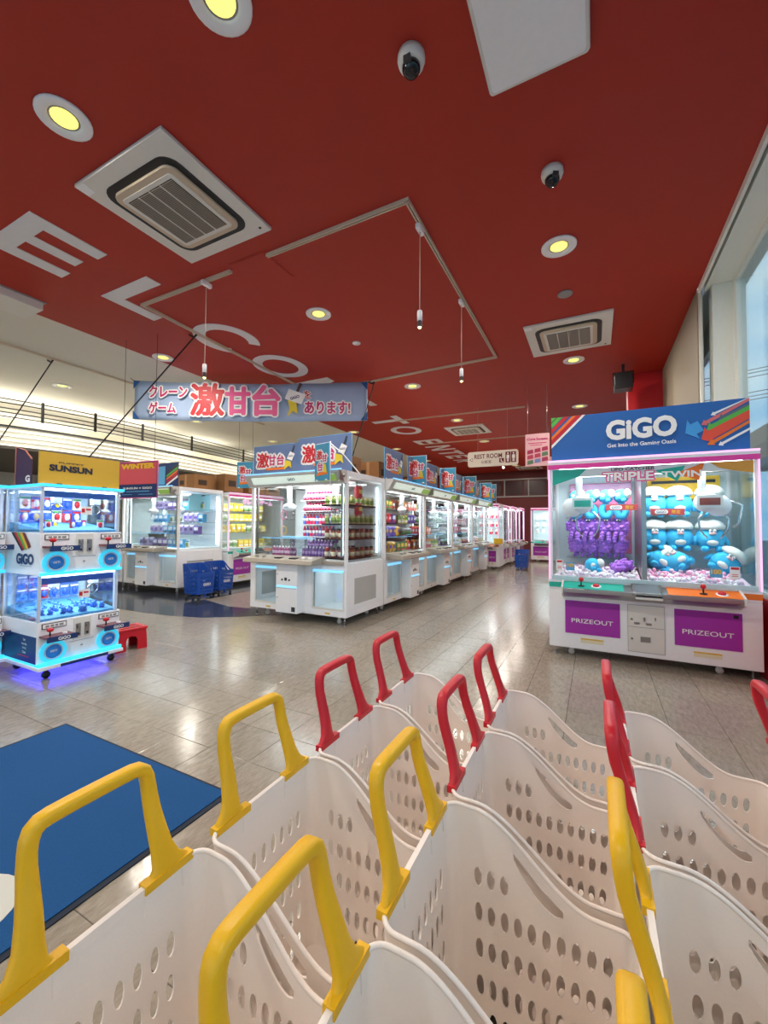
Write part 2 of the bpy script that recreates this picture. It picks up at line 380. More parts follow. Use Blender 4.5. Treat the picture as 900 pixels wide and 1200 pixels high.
win3 = struct('window_3', MB().box(-7, 1.4, -4.28, -4.22, .1, .16).box(-7, 1.4, -4.28, -4.22, 3.24, 3.3).box(-7, -6.94, -4.28, -4.22, .16, 3.24).box(-4.2, -4.14, -4.28, -4.22, .16, 3.24).box(-1.4, -1.34, -4.28, -4.22, .16, 3.24), framew)
for a, b in ((-6.94, -4.2), (-4.14, -1.4), (-1.34, 1.34)): part('pane', B(a, b, -4.255, -4.247, .16, 3.24), glass, win3)
# outside: ground, power lines, canopy roof
tag(part('car_park', B(GX + .2, 60, -30, 60, -.15, -.12), mat('asphalt', rgb(120, 122, 124), .9, noise=.1, nscale=2)), 'grey asphalt car park outside the windows', 'car park')
for k, z0 in enumerate((12.25, 12.6, 13.0, 14.2, 14.6, 14.95)):
    pts = [(4 + t * 4, 45 + (k % 3) * .25, z0 + .10 * (4 + t * 4 - 13) + .0015 * (t * 4 - 9) ** 2) for t in range(12)]
    tag(part('power_line', MB().tube(pts, .035, 5), darkg), 'thin dark power line crossing the sky outside, %s of six' % ['lowest', 'second lowest', 'third lowest', 'third highest', 'second highest', 'highest'][k], 'power line')
o = tag(part('entrance_canopy', MB().box(2.2, 6.2, 5.6, 12, 2.55, 2.8).box(2.4, 2.55, 6, 6.15, -.12, 2.55).box(2.4, 2.55, 11, 11.15, -.12, 2.55), mat('canopy_grey', rgb(170, 172, 172), .5)), 'flat grey canopy roof seen outside the right window', 'canopy')
tag(part('neighbour_building', MB().box(12, 24, 14, 34, -.12, 3.2).box(11.8, 24.2, 13.8, 34.2, 3.2, 3.45), mat('pale_building', rgb(190, 205, 205), .8)), 'low pale building across the car park', 'building')

# ------------------------------------------------------------------ curved light cove and railing, back left
ctrl = [(-11.4, -1.5), (-10.9, .6), (-10.35, 2.4), (-9.95, 3.6), (-9.72, 4.7), (-9.68, 5.9), (-9.8, 7.6), (-10.1, 10.2), (-10.6, 13.8), (-11.3, 18.0), (-11.8, 20.2)]
def spline(P, n=6):
    out = []
    for i in range(len(P) - 1):
        p0 = Vector(P[max(i - 1, 0)]); p1 = Vector(P[i]); p2 = Vector(P[i + 1]); p3 = Vector(P[min(i + 2, len(P) - 1)])
        for k in range(n):
            t = k / n; out.append(.5 * ((2 * p1) + (-p0 + p2) * t + (2 * p0 - 5 * p1 + 4 * p2 - p3) * t * t + (-p0 + 3 * p1 - 3 * p2 + p3) * t ** 3))
    return out + [Vector(P[-1])]
cv = spline(ctrl)
def band(off0, off1, z0, z1, cvs=cv):
    # strip of rectangular section following the curve; offsets go away from the room (-X)
    vs = []; fs = []; n = len(cvs)
    for i, p in enumerate(cvs):
        t = (cvs[min(i + 1, n - 1)] - cvs[max(i - 1, 0)]).normalized(); nn = Vector((-t.y, t.x))
        a = p + nn * off0; b = p + nn * off1
        vs += [(a.x, a.y, z0), (a.x, a.y, z1), (b.x, b.y, z1), (b.x, b.y, z0)]
    for i in range(n - 1):
        for k in range(4): fs.append((i * 4 + k, i * 4 + (k + 1) % 4, (i + 1) * 4 + (k + 1) % 4, (i + 1) * 4 + k))
    fs += [(0, 1, 2, 3), tuple(reversed([(n - 1) * 4 + q for q in range(4)]))]
    return MB().add(vs, fs)
covem = mat('cove_cream', rgb(240, 234, 200), .5, emit=.28)  # weak emission added to brighten the cream edge, no lamp of its own
cove = struct('trim_cove', band(0, .12, 3.17, 3.30), covem, label='curved cream edge of the gallery')
part('dark_joint', band(-.01, .05, 3.143, 3.17), darkg, cove)  # dark strip between the cream edge and the ribs
ribm = mat('cove_rib', rgb(235, 232, 215), .5)
riblit = mat('cove_light_line', rgb(255, 250, 228), .5, emit=1.15)
for k in range(4):
    z = 3.15 - k * .085
    part('cove_rib', band(.02 + k * .05, .30 + k * .05, z - .06, z), ribm, cove)
    part('light_line', band(.05 + k * .05, .3 + k * .05, z - .085, z - .06), riblit, cove)
for i in range(3, len(cv) - 3, 6):  # added unseen fill lamps that brighten the gallery ceiling and wall
    p_ = cv[i]; L = bpy.data.lights.new('gallery_fill_lamp', 'AREA'); L.shape = 'RECTANGLE'; L.size = .3; L.size_y = 1.6; L.energy = 11; L.color = (1, .95, .82)
    link('gallery_fill_lamp', L, cove, (p_.x - .9, p_.y, 3.34), (pi, 0, 0))
    link('gallery_fill_lamp', L, cove, (p_.x - 3.2, p_.y, 3.34), (pi, .35, 0))
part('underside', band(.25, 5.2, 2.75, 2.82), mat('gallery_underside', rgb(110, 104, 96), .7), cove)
def offs(d, z):
    out = []
    for i, p in enumerate(cv):
        t = (cv[min(i + 1, len(cv) - 1)] - cv[max(i - 1, 0)]).normalized(); nn = Vector((-t.y, t.x)); q = p + nn * d; out.append((q.x, q.y, z))
    return out
rail = thing('gallery_railing', 'black railing with cables above the curved light cove', 'railing', (0, 0, 0))
for k, z in enumerate((3.34, 3.42, 3.50, 3.60, 3.68)): part('cable', MB().tube(offs(.06, z), .011, 5), black, rail)
for k, z in enumerate((3.36, 3.44, 3.52)): part('cable', MB().tube(offs(1.3, z), .011, 5), black, rail)
for i in range(6, len(cv) - 4, 5):
    q = offs(.06, 0)[i]; part('post', MB().box(q[0] - .02, q[0] + .02, q[1] - .02, q[1] + .02, 3.30, 3.72), black, rail)
    q = offs(1.3, 0)[i - 3]; part('post', MB().box(q[0] - .02, q[0] + .02, q[1] - .02, q[1] + .02, 3.30, 3.55), black, rail)
part('gallery_floor', band(.12, 5.2, 3.17, 3.30), mat('gallery_top', rgb(180, 175, 160), .7), cove)

# ------------------------------------------------------------------ ceiling fittings
def rrect(x0, x1, y0, y1, r, n=5):
    pts = []
    for cx, cy, a in ((x1 - r, y1 - r, 0), (x0 + r, y1 - r, 90), (x0 + r, y0 + r, 180), (x1 - r, y0 + r, 270)):
        for k in range(n + 1): q = radians(a + 90 * k / n); pts.append((cx + r * cos(q), cy + r * sin(q)))
    return pts
def aircon(x, y, label):
    t = thing('ceiling_air_conditioner', label, 'air conditioner', (x, y, CEIL), 0, 'ceiling cassette air conditioners')
    part('panel', MB().box(-.52, .52, -.52, .52, -.03, 0), offwhite, t, bev=.006)
    part('air_slot', slab(rrect(-.40, .40, -.40, .40, .12), -.034, -.028), black, t)
    part('inner_frame', slab(rrect(-.345, .345, -.345, .345, .08), -.055, -.03), mat('beige_plastic', rgb(205, 185, 160), .5), t, bev=.006)
    part('grille_frame', slab(rrect(-.295, .295, -.295, .295, .03), -.062, -.05), offwhite, t)
    gb = MB(); 
    gp = part('grille_back', B(-.26, .26, -.26, .26, -.0635, -.058), mat('grille_dark', rgb(70, 62, 55), .7), t)
    sl = B(-.255, .255, -.0028, .0028, -.068, -.0625).mesh('slat', mat('grille_slat', rgb(168, 156, 142), .5))
    for i in range(40): link('slat', sl, gp, (0, -.25 + i * .0128, 0))
    for xx in (-.13, 0, .13): part('rib', B(xx - .004, xx + .004, -.26, .26, -.071, -.066), offwhite, gp)
    part('corner_cap', B(-.51, -.42, -.51, -.42, -.033, -.029), white, t); part('sensor', MB().cyl((.45, .45, -.034), (.45, .45, -.028), .012), black, t)
    return t
aircon(-3.03, 2.17, 'large cassette air conditioner in the red ceiling, nearest the camera')
aircon(-.30, 6.08, 'cassette air conditioner in the red ceiling towards the windows')
aircon(-3.05, 10.93, 'small looking cassette air conditioner farther down the red ceiling')
aircon(-2.6, 19.2, 'farthest cassette air conditioner above the pink machines')
dl_names = {}
def downlight(x, y, label, on=True, power=True):
    t = thing('downlight', label, 'ceiling light', (x, y, CEIL), 0, 'round downlights')
    part('trim_ring', MB().lathe([(.155, -.001), (.155, -.012), (.145, -.016), (.10, -.016), (.085, -.004), (.085, .0)], 28), white, t)
    part('lamp_glass', MB().lathe([(.075, -.002), (.075, -.006), (.05, -.009), (.01, -.010)], 20), lampglow, t)
    part('lamp_ring', MB().lathe([(.09, -.002), (.09, -.005), (.076, -.005), (.076, -.002)], 20), grey, t)
    if power:
        L = bpy.data.lights.new('lamp', 'AREA'); L.shape = 'DISK'; L.size = .14; L.energy = DOWNLIGHT_POWER; L.color = (1, .93, .82)
        o = link('lamp', L, t, (0, 0, -.02))
rowsY = [(-1.4, 'behind the baskets'), (1.34, 'nearest'), (4.09, 'second'), (7.04, 'third'), (9.82, 'fourth'), (12.65, 'fifth'), (15.5, 'sixth'), (18.3, 'seventh')]
for x, cn in ((-.28, 'window side'), (-3.03, 'middle of the red ceiling'), (-6.02, 'edge of the red ceiling'), (-9.0, 'white ceiling')):
    for yy, rn in rowsY:
        if (x, yy) in ((-.28, 1.34), ): continue
        downlight(x, yy, 'round downlight, %s row from the camera, %s' % (rn, cn))
downlight(-1.64, 1.37, 'round recessed downlight at the top edge of the picture')
def disc(name, x, y, r, label, cat, m):
    t = tag(part(name, MB().lathe([(r, 0), (r, -.010), (r * .9, -.016), (.01, -.018)], 20), m, None, (x, y, CEIL - .0005)), label, cat)
disc('ceiling_speaker', -.28, 4.97, .08, 'small round grey grille in the ceiling before the window side air conditioner', 'speaker', grey)
disc('smoke_sensor', -3.03, 5.0, .06, 'small white round sensor in the red ceiling over the aisle', 'sensor', white)
disc('ceiling_sensor', -7.4, 5.0, .10, 'small grey round vent in the white ceiling', 'vent', grey)
# white panel light upper right
t = thing('ceiling_panel', 'flat white rectangular panel fixed to the ceiling at the top of the picture', 'panel', (-.27, 1.7, CEIL))
part('board', slab(rrect(-.25, .25, -.7, .7, .02), -.045, -.012), white, t); part('frame', MB().tube([(x, y, -.035) for x, y in rrect(-.258, .258, -.708, .708, .012)], .012, 6, closed=True), offwhite, t)
part('bracket', MB().box(-.2, .2, -.6, -.5, -.012, 0).box(-.2, .2, .5, .6, -.012, 0), offwhite, t)
# dome cameras
for x, y, lab, turn in ((-.889, 2.03, 'dome camera with a beige housing between the panel and the track', 0), (-.259, 3.18, 'white dome camera before the round downlight on the window side', .5)):
    t = thing('dome_camera', lab, 'security camera', (x, y, CEIL), turn, 'dome cameras')
    part('housing', MB().lathe([(.075, 0), (.078, -.03), (.07, -.055), (.055, -.065)], 20), offwhite, t)
    part('dome', MB().lathe([(.052, -.06), (.050, -.085), (.036, -.108), (.014, -.118)], 18), mat('dark_dome', rgb(25, 25, 28), .08), t)
    part('lens_mount', MB().box(-.02, .02, -.065, -.045, -.09, -.05), darkg, t)
# emergency light box at the left edge of the red ceiling
t = thing('wall_light_box', 'white boxed ceiling light at the left edge of the red ceiling', 'ceiling light', (-6.02, 2.1, CEIL))
part('casing', B(-.22, .22, -.6, .32, -.10, 0), offwhite, t, bev=.01); part('rim', MB().box(-.24, .24, -.62, .34, -.012, 0), grey, t)
# lighting tracks
trm = mat('track_cream', rgb(214, 196, 172), .4)
def track(name, pts, label, r=.018):
    mb = MB(); sl = MB()
    for a, b in zip(pts, pts[1:]):
        d = (Vector(b) - Vector(a)); L = d.length; an = math.atan2(d.y, d.x)
        M = T(a[0], a[1], CEIL, rz=an)
        mb.box(-.017, L + .017, -.017, -.006, -.03, 0, M=M); mb.box(-.017, L + .017, .006, .017, -.03, 0, M=M)
        sl.box(0, L, -.006, .006, -.014, 0, M=M)
    t = thing(name, label, 'lighting track', (0, 0, 0))
    part('rail', mb, trm, t); part('conductor_slot', sl, darkg, t); return t
track('lighting_track', [(-2.792, 2.95), (-1.32, 2.94), (-1.34, 6.36), (-4.3, 6.47)], 'cream lighting track bent round three sides over the aisle, nearest the camera')
track('lighting_track', [(-3.33, 2.97), (-4.77, 2.965), (-4.93, 5.936), (-4.9, 8.6)], 'cream lighting track running over the ceiling letters')
track('lighting_track', [(-4.4, 9.2), (-1.36, 9.31)], 'straight cream lighting track beyond the banner')
track('lighting_track', [(-4.9, 12.25), (-1.2, 12.34)], 'farthest straight lighting track behind the rest room sign')
track('lighting_track', [(-7.6, .5), (-7.65, 8)], 'thin lighting track on the white ceiling')
for x, y, z, lab in ((-1.33, 3.24, 3.08, 'hanging spotlight on the aisle side of the near track, closer one'), (-1.35, 4.55, 3.03, 'hanging spotlight on the aisle side of the near track, farther one'), (-3.68, 2.97, 2.93, 'hanging spotlight in front of the ceiling letter C')):
    t = thing('pendant_spotlight', lab, 'spotlight', (x, y, CEIL), 0, 'pendant spotlights')
    part('track_adapter', B(-.02, .02, -.06, .06, -.075, -.03), white, t, bev=.004); part('cord', MB().cyl((0, 0, -.07), (0, 0, z + .07 - CEIL), .0035, 6), trm, t)
    part('barrel', MB().lathe([(.02, z - CEIL + .07), (.022, z - CEIL + .06), (.022, z - CEIL - .02), (.019, z - CEIL - .02)], 14), white, t)
    part('cooling_fins', MB().lathe([(.019, z - CEIL - .02), (.019, z - CEIL - .055), (.024, z - CEIL - .055), (.024, z - CEIL - .07), (.02, z - CEIL - .072)], 14), darkg, t)
    part('bulb', MB().ball((0, 0, z - CEIL - .072), .015), mat('spot_glow', rgb(255, 235, 150), .4, emit=6), t)
# black stage light near the right pier
t = thing('stage_spotlight', 'black box spotlight hanging under the ceiling left of the red pier', 'spotlight', (.42, 7.6, CEIL))
part('yoke', MB().box(-.02, .02, -.02, .02, -.12, 0).box(-.15, .15, -.015, .015, -.14, -.12).box(-.15, -.135, -.015, .015, -.32, -.12).box(.135, .15, -.015, .015, -.32, -.12), black, t)
part('head', MB().prism([(-.13, -.42), (.13, -.42), (.13, -.2), (.08, -.16), (-.08, -.16), (-.13, -.2)], -.13, .13), black, t, bev=.01)
for x, y in ((-3.4, 17.5), (-1.2, 17.2)):
    t = thing('ceiling_spotlight', 'small bright ceiling spot far back %s' % ('over the blue flags' if x < -2 else 'beside the pink poster'), 'spotlight', (x, y, CEIL))
    part('stem', MB().cyl((0, 0, 0), (0, 0, -.14), .01, 6), black, t); part('bulb', MB().ball((0, 0, -.17), .045), mat('far_spot', (1, .95, .85), .4, emit=10), t)

# ================================================================== BASKETS
def rim_z(s):      # s: distance from the handle end along the side (0..BL)
    t = max(0, min(1, (s - .07) / .27)); t = t * t * (3 - 2 * t)
    return .600 - .150 * t
BL, BW = .425, .375
def basket_meshes():
    R = .035; NC = 6
    # perimeter: start in the middle of the handle wall, go round; returns point(u, z)
    segs = []
    hl, hw = BL / 2, BW / 2
    st = [('l', (-hl, 0), (-hl, -hw + R)), ('c', (-hl + R, -hw + R), pi), ('l', (-hl + R, -hw), (hl - R, -hw)), ('c', (hl - R, -hw + R), 1.5 * pi),
          ('l', (hl, -hw + R), (hl, hw - R)), ('c', (hl - R, hw - R), 0), ('l', (hl - R, hw), (-hl + R, hw)), ('c', (-hl + R, hw - R), .5 * pi), ('l', (-hl, hw - R), (-hl, 0))]
    us = [0]; bounds = []
    for s in st:
        L = math.dist(s[1], s[2]) if s[0] == 'l' else R * pi / 2
        bounds.append((us[-1], us[-1] + L, s)); us.append(us[-1] + L)
    P = us[-1]
    def xy(u):
        for a, b, s in bounds:
            if u <= b + 1e-9:
                t = (u - a) / (b - a)
                if s[0] == 'l': return (s[1][0] + (s[2][0] - s[1][0]) * t, s[1][1] + (s[2][1] - s[1][1]) * t)
                q = s[2] + t * pi / 2; return (s[1][0] + R * cos(q), s[1][1] + R * sin(q))
        return (-hl, 0)
    def top(u): return rim_z(xy(u)[0] + hl)
    ZB = .09
    def pos(u, z):
        x, y = xy(u); k = 1 - .13 * (.6 - z) / .5
        return (x * k, y * k, z)
    # outline in (u,z)
    cols = set([0, P])
    for a, b, s in bounds:
        if s[0] == 'c':
            for i in range(NC + 1): cols.add(a + (b - a) * i / NC)
        elif abs(s[1][1] - s[2][1]) < 1e-6:
            for i in range(25): cols.add(a + (b - a) * i / 24)
        else: cols.add(a); cols.add(b)
    cols = sorted(cols); pts = []; edges = []; faces = []
    bot = [(u, ZB) for u in cols]; tp = [(u, top(u)) for u in reversed(cols)]
    outer = bot + tp; pts += [Vector(p) for p in outer]; n = len(outer); faces.append(list(range(n)))
    # vertical lines inside corners
    for a, b, s in bounds:
        if s[0] == 'c':
            for i in range(NC + 1):
                u = a + (b - a) * i / NC
                ib = cols.index(min(cols, key=lambda c: abs(c - u))); edges.append((ib, n - 1 - ib))
    def hole(poly):
        k = len(pts); pts.extend(Vector(p) for p in poly); m = len(poly)
        faces.append([k + i for i in range(m)][::-1])
    def ell(u, z, ru, rz, n=12): return [(u + ru * cos(2 * pi * i / n), z + rz * sin(2 * pi * i / n)) for i in range(n)]
    sideL = bounds[2]; sideR = bounds[6]
    zr = [.448, .368, .288, .208, .135]
    for si, (a, b, s) in enumerate((sideL, sideR)):
        L = b - a
        for ri, z in enumerate(zr):
            nh = 10
            for k in range(nh):
                d = .042 + k * .0325      # distance from handle-end corner
                if ri == 0 and k > 2: continue
                u = a + d if si == 0 else b - d
                if d > L - .015 or z + .024 > rim_z(d + R) - .03: continue
                hole(ell(u, z, .0100, .0225))
        # slanted grip slot below the rim
        c = []
        for d in [.13 + .11 * i / 8 for i in range(9)]: c.append((d, rim_z(d + R) - .030))
        lo = [(d, z - .014 - .022 * sin(pi * (d - .13) / .11) ** .6) for d, z in reversed(c)]
        poly = [((a + d if si == 0 else b - d), z) for d, z in c + lo]
        if si == 1: poly = poly[::-1]
        poly = poly[::-1]; hole(poly)
    ends = [(bounds[8][0] - 0, bounds[8][1]), (bounds[0][0], bounds[0][1])]
    for (a, b, flip) in ((bounds[0][0], bounds[0][1], 1), (bounds[8][0], bounds[8][1], -1)):
        for ri, z in enumerate((.458, .378, .298, .218, .138)):
            for k in range(4):
                if flip == 1: u = a + .018 + k * .035
                else: u = b - .018 - k * .035
                if ri in (0,) and False: continue
                hole(ell(u, z, .0095, .0235))
    a, b, s = bounds[4]
    for z in (.375, .315, .19, .13):
        for k in range(10): hole(ell(a + .02 + k * (b - a - .04) / 9, z, .0085, .0175))
    v, e, f, *_ = delaunay_2d_cdt(pts, edges, faces, 0, 1e-7)
    hp = [[(pts[q].x, pts[q].y) for q in fc] for fc in faces[1:]]
    hb = [(min(a for a, b in h_), max(a for a, b in h_), min(b for a, b in h_), max(b for a, b in h_)) for h_ in hp]
    def inside(x, y, poly):
        r = False; n_ = len(poly)
        for q in range(n_):
            (xa, ya), (xb, yb) = poly[q], poly[q - 1]
            if (ya > y) != (yb > y) and x < (xb - xa) * (y - ya) / (yb - ya) + xa: r = not r
        return r
    oc = [(u, top(u)) for u in cols]
    def topline(u):
        for (ua, za), (ub, zb_) in zip(oc, oc[1:]):
            if ua <= u <= ub: return za + (zb_ - za) * (u - ua) / (ub - ua)
        return .6
    keep = []
    for q in f:
        x = sum(v[k].x for k in q) / len(q); y = sum(v[k].y for k in q) / len(q)
        if y > topline(x) or y < ZB: continue
        if any(h0 <= x <= h1 and h2 <= y <= h3 and inside(x, y, h_) for h_, (h0, h1, h2, h3) in zip(hp, hb)): continue
        keep.append(tuple(q))
    f = keep
    mb = MB(); mb.add([pos(p.x, p.y) for p in v], f, 0, False)
    # weld seam
    import bmesh
    me = mb.mesh('basket_wall', baskm); bm = bmesh.new(); bm.from_mesh(me); bmesh.ops.remove_doubles(bm, verts=bm.verts, dist=1e-5)
    bmesh.ops.recalc_face_normals(bm, faces=bm.faces)
    for fc in bm.faces: fc.smooth = True
    bm.to_mesh(me); bm.free()
    o = link('tmp', me); sm = o.modifiers.new('s', 'SOLIDIFY'); sm.thickness = .0035; sm.offset = 0
    dg = bpy.context.evaluated_depsgraph_get(); dg.update(); me2 = bpy.data.meshes.new_from_object(o.evaluated_get(dg)); bpy.data.objects.remove(o)
    me2.set_sharp_from_angle(angle=radians(35)); me2.name = 'basket_wall'
    rimp = [Vector(pos(u, top(u))) for u in cols[:-1]]
    rb = MB().tube([p for p in rimp], .0048, 7, closed=True)
    bp = slab([pos(u, ZB)[:2] for u in cols[:-1]], ZB - .002, ZB + .004)
    return me2, rb.mesh('rim', baskm), bp.mesh('base', baskm)
def sweep(mb, st):     # stations (x, y, z, halfwidth in plane, halfdepth x); superellipse section
    n = len(st); seg = 12; vs = []; fs = []
    for i, (x, y, z, w, d) in enumerate(st):
        a = st[max(i - 1, 0)]; b = st[min(i + 1, n - 1)]
        t = Vector((b[0] - a[0], b[1] - a[1], b[2] - a[2])).normalized(); X = Vector((1, 0, 0)); X = (X - t * X.dot(t)).normalized(); N = t.cross(X)
        for k in range(seg):
            q = 2 * pi * (k + .5) / seg; c, s_ = cos(q), sin(q)
            cc = math.copysign(abs(c) ** .6, c); ss = math.copysign(abs(s_) ** .6, s_)
            vs.append(Vector((x, y, z)) + N * w * cc + X * d * ss)
    for i in range(n - 1):
        for k in range(seg): fs.append((i * seg + k, i * seg + (k + 1) % seg, (i + 1) * seg + (k + 1) % seg, (i + 1) * seg + k))
    fs += [tuple(range(seg - 1, -1, -1)), tuple((n - 1) * seg + k for k in range(seg))]
    mb.add(vs, fs, 0, True)
def handle_mesh(m, name):
    x0 = -BL / 2 - .004
    half = [(0, -.117, .590, .050, .009), (0, -.117, .6005, .052, .0105), (-.001, -.1175, .607, .041, .0105), (-.004, -.115, .620, .027, .011), (-.011, -.1105, .645, .0205, .012),
            (-.022, -.1065, .680, .0175, .0125), (-.034, -.104, .715, .015, .013), (-.042, -.103, .742, .0135, .0135), (-.046, -.1015, .765, .0125, .014), (-.048, -.099, .782, .0125, .0145),
            (-.049, -.094, .795, .0125, .015), (-.050, -.084, .8025, .0125, .015), (-.050, -.070, .805, .0125, .015), (-.050, -.035, .806, .0125, .015)]
    st = [(x0 + a, b, c, d, e) for a, b, c, d, e in half]
    st += [(x, -y, z, w, d) for x, y, z, w, d in reversed(st)]
    mb = MB(); sweep(mb, st)
    for s in (-1, 1):   # clips over the rim
        mb.box(x0 - .0095, x0 + .0115, min(s * .064, s * .168), max(s * .064, s * .168), .591, .6078)
    return mb.mesh(name, m)
bwall, brim, bbase = basket_meshes()
hy, hr = handle_mesh(yelpl, 'handle'), handle_mesh(redpl, 'handle')
xq = -BL / 2
tabm = MB().prism([(xq + .0040, .550), (xq + .0062, .550), (xq + .0036, .597), (xq + .001, .597)], -.010, .010).mesh('mount_tab', baskm)
seatm = MB().box(-BL / 2 - .0065, -BL / 2 + .0045, -.15, .15, .585, .6045).mesh('handle_seat', baskm)
wheelm = MB().cyl((0, -.012, 0), (0, .012, 0), .03, 14).mesh('wheel', darkg)
def basket(x, y, red, label):
    t = thing('shopping_basket', label, 'basket', (x + BL / 2, y, 0), 0, 'white shopping baskets with coloured handles')
    link('body', bwall, t); link('rim', brim, t); link('base', bbase, t); link('handle_seat', seatm, t); [link('mount_tab', tabm, t, (0, yy, 0)) for yy in (-.155, -.075, .075, .155)]
    h = link('handle', hr if red else hy, t); h['label'] = 'red handle' if red else 'yellow handle'
    for sx in (-.15, .15):
        for sy in (-.13, .13): link('wheel', wheelm, t, (sx, sy, .03)); 
    a = part('axle', MB().cyl((-.15, -.14, .03), (-.15, .14, .03), .008, 8).cyl((.15, -.14, .03), (.15, .14, .03), .008, 8).box(-.16, -.14, -.02, .02, .03, .09).box(.14, .16, -.02, .02, .03, .09), baskm, t)
    return t
RY = [.058, .448, .845, 1.243, 1.643]
CX = [-.775, -.345, .083, .508]
rn = ['cut-off row', 'nearest row', 'second row', 'third row', 'farthest row']; cn = ['leftmost column', 'second column from left', 'third column from left', 'rightmost column']
for ci, x in enumerate(CX):
    for ri, y in enumerate(RY):
        if ci == 3 and ri == 0: continue
        red = ri >= 3
        basket(x, y, red, 'white basket with %s handle, %s of baskets, %s' % ('red' if red else 'yellow', rn[ri], cn[ci]))
# blue baskets
ww = bwall.copy(); ww.materials[0] = bluebask; rr = brim.copy(); rr.materials[0] = bluebask; bb_ = bbase.copy(); bb_.materials[0] = bluebask
def bluebasket(x, y, rz, label, logo=True):
    t = thing('blue_basket', label, 'basket', (x, y, 0), rz, 'blue shopping baskets')
    link('body', ww, t); link('rim', rr, t); link('base', bb_, t)
    for sx in (-.15, .15):
        for sy in (-.13, .13): link('wheel', wheelm, t, (sx, sy, .03))
    part('axle', MB().cyl((-.15, -.14, .03), (-.15, .14, .03), .008, 8).cyl((.15, -.14, .03), (.15, .14, .03), .008, 8).box(-.16, -.14, -.02, .02, .03, .09).box(.14, .16, -.02, .02, .03, .09), bluebask, t)
    if logo: text('GiGO', whitep, t, (BL / 2 * .945 + .004, 0, .255), w=.15, bold=.03, rot=(pi / 2 - .07, 0, pi / 2))
    return t
bluebasket(-6.25, 5.02, 0, 'blue basket in front of the left white crane machine, nearer one')
bluebasket(-6.32, 5.52, 0, 'blue basket beside the pink-topped machine, behind the nearer blue one')
bluebasket(-1.95, 12.75, -pi / 2, 'blue basket far back at the end of the white machine row', False)
# mat
mm = mat('blue_mat_pile', rgb(0, 74, 130), .95, noise=.25, nscale=260, bump=.6)
t = thing('entrance_mat', 'dark blue entrance mat on the floor at the left', 'mat', (-2.32, .2, 0))
part('pile', B(-.72, .72, -1.4, 1.26, .001, .009), mm, t)
part('rubber_border', slab(rrect(-.745, .745, -1.42, 1.275, .01), 0.0005, .005), mat('rubber_edge', rgb(20, 32, 50), .8), t)
matw = mat('mat_white', rgb(205, 205, 195), .9, bump=.4, nscale=260)
part('logo_letter', slab([(.165 * cos(2 * pi * i / 30), .165 * sin(2 * pi * i / 30)) for i in range(30)], .009, .0105), matw, t, loc=(.44, .40, 0))
part('logo_letter', slab(rrect(-.62, .14, .26, .53, .04), .009, .0105), matw, t)

# ================================================================== CRANE MACHINES
def area(parent, loc, sx, sy, e, col=(1, 1, 1), rot=(0, 0, 0)):
    L = bpy.data.lights.new('lamp', 'AREA'); L.shape = 'RECTANGLE'; L.size = sx; L.size_y = sy; L.energy = e; L.color = col
    return link('lamp', L, parent, loc, rot)
castm = MB().cyl((0, -.012, .03), (0, .012, .03), .03, 12).box(-.012, .012, -.016, .016, .04, .085).mesh('caster', offwhite)
castb = MB().cyl((0, -.012, .03), (0, .012, .03), .03, 12).box(-.012, .012, -.016, .016, .04, .085).mesh('caster', black)
footm = MB().cyl((0, 0, 0), (0, 0, .008), .022, 12).cyl((0, 0, .008), (0, 0, .125), .007, 8).mesh('levelling_foot', chrome)
warn = mat('warning_yellow', rgb(225, 185, 60), .5)
CW, CD = 1.64, 1.02
mirror = mat('mirror_back', rgb(190, 200, 205), .15, .6)
inner = mat('machine_inner_white', rgb(244, 248, 250), .4)
def claw_unit(parent, x, y, z, ztop, logo='GiGO'):
    u = part('claw_unit', MB().ball((x, y, z), (.115, .075, .06), 18, 10), white, parent)
    part('arm_post', MB().cyl((x, y, z + .03), (x, y, ztop), .038, 14), white, u)
    c = MB()
    for s in (-1, 1): c.tube([(x + s * .03, y, z - .05), (x + s * .075, y, z - .09), (x + s * .07, y, z - .15), (x + s * .03, y, z - .185)], [.008, .007, .006, .005], 6)
    part('claw', c, chrome, u)
    text(logo, navy, u, (x - .01, y - .077, z), w=.10, bold=.02)
    return u
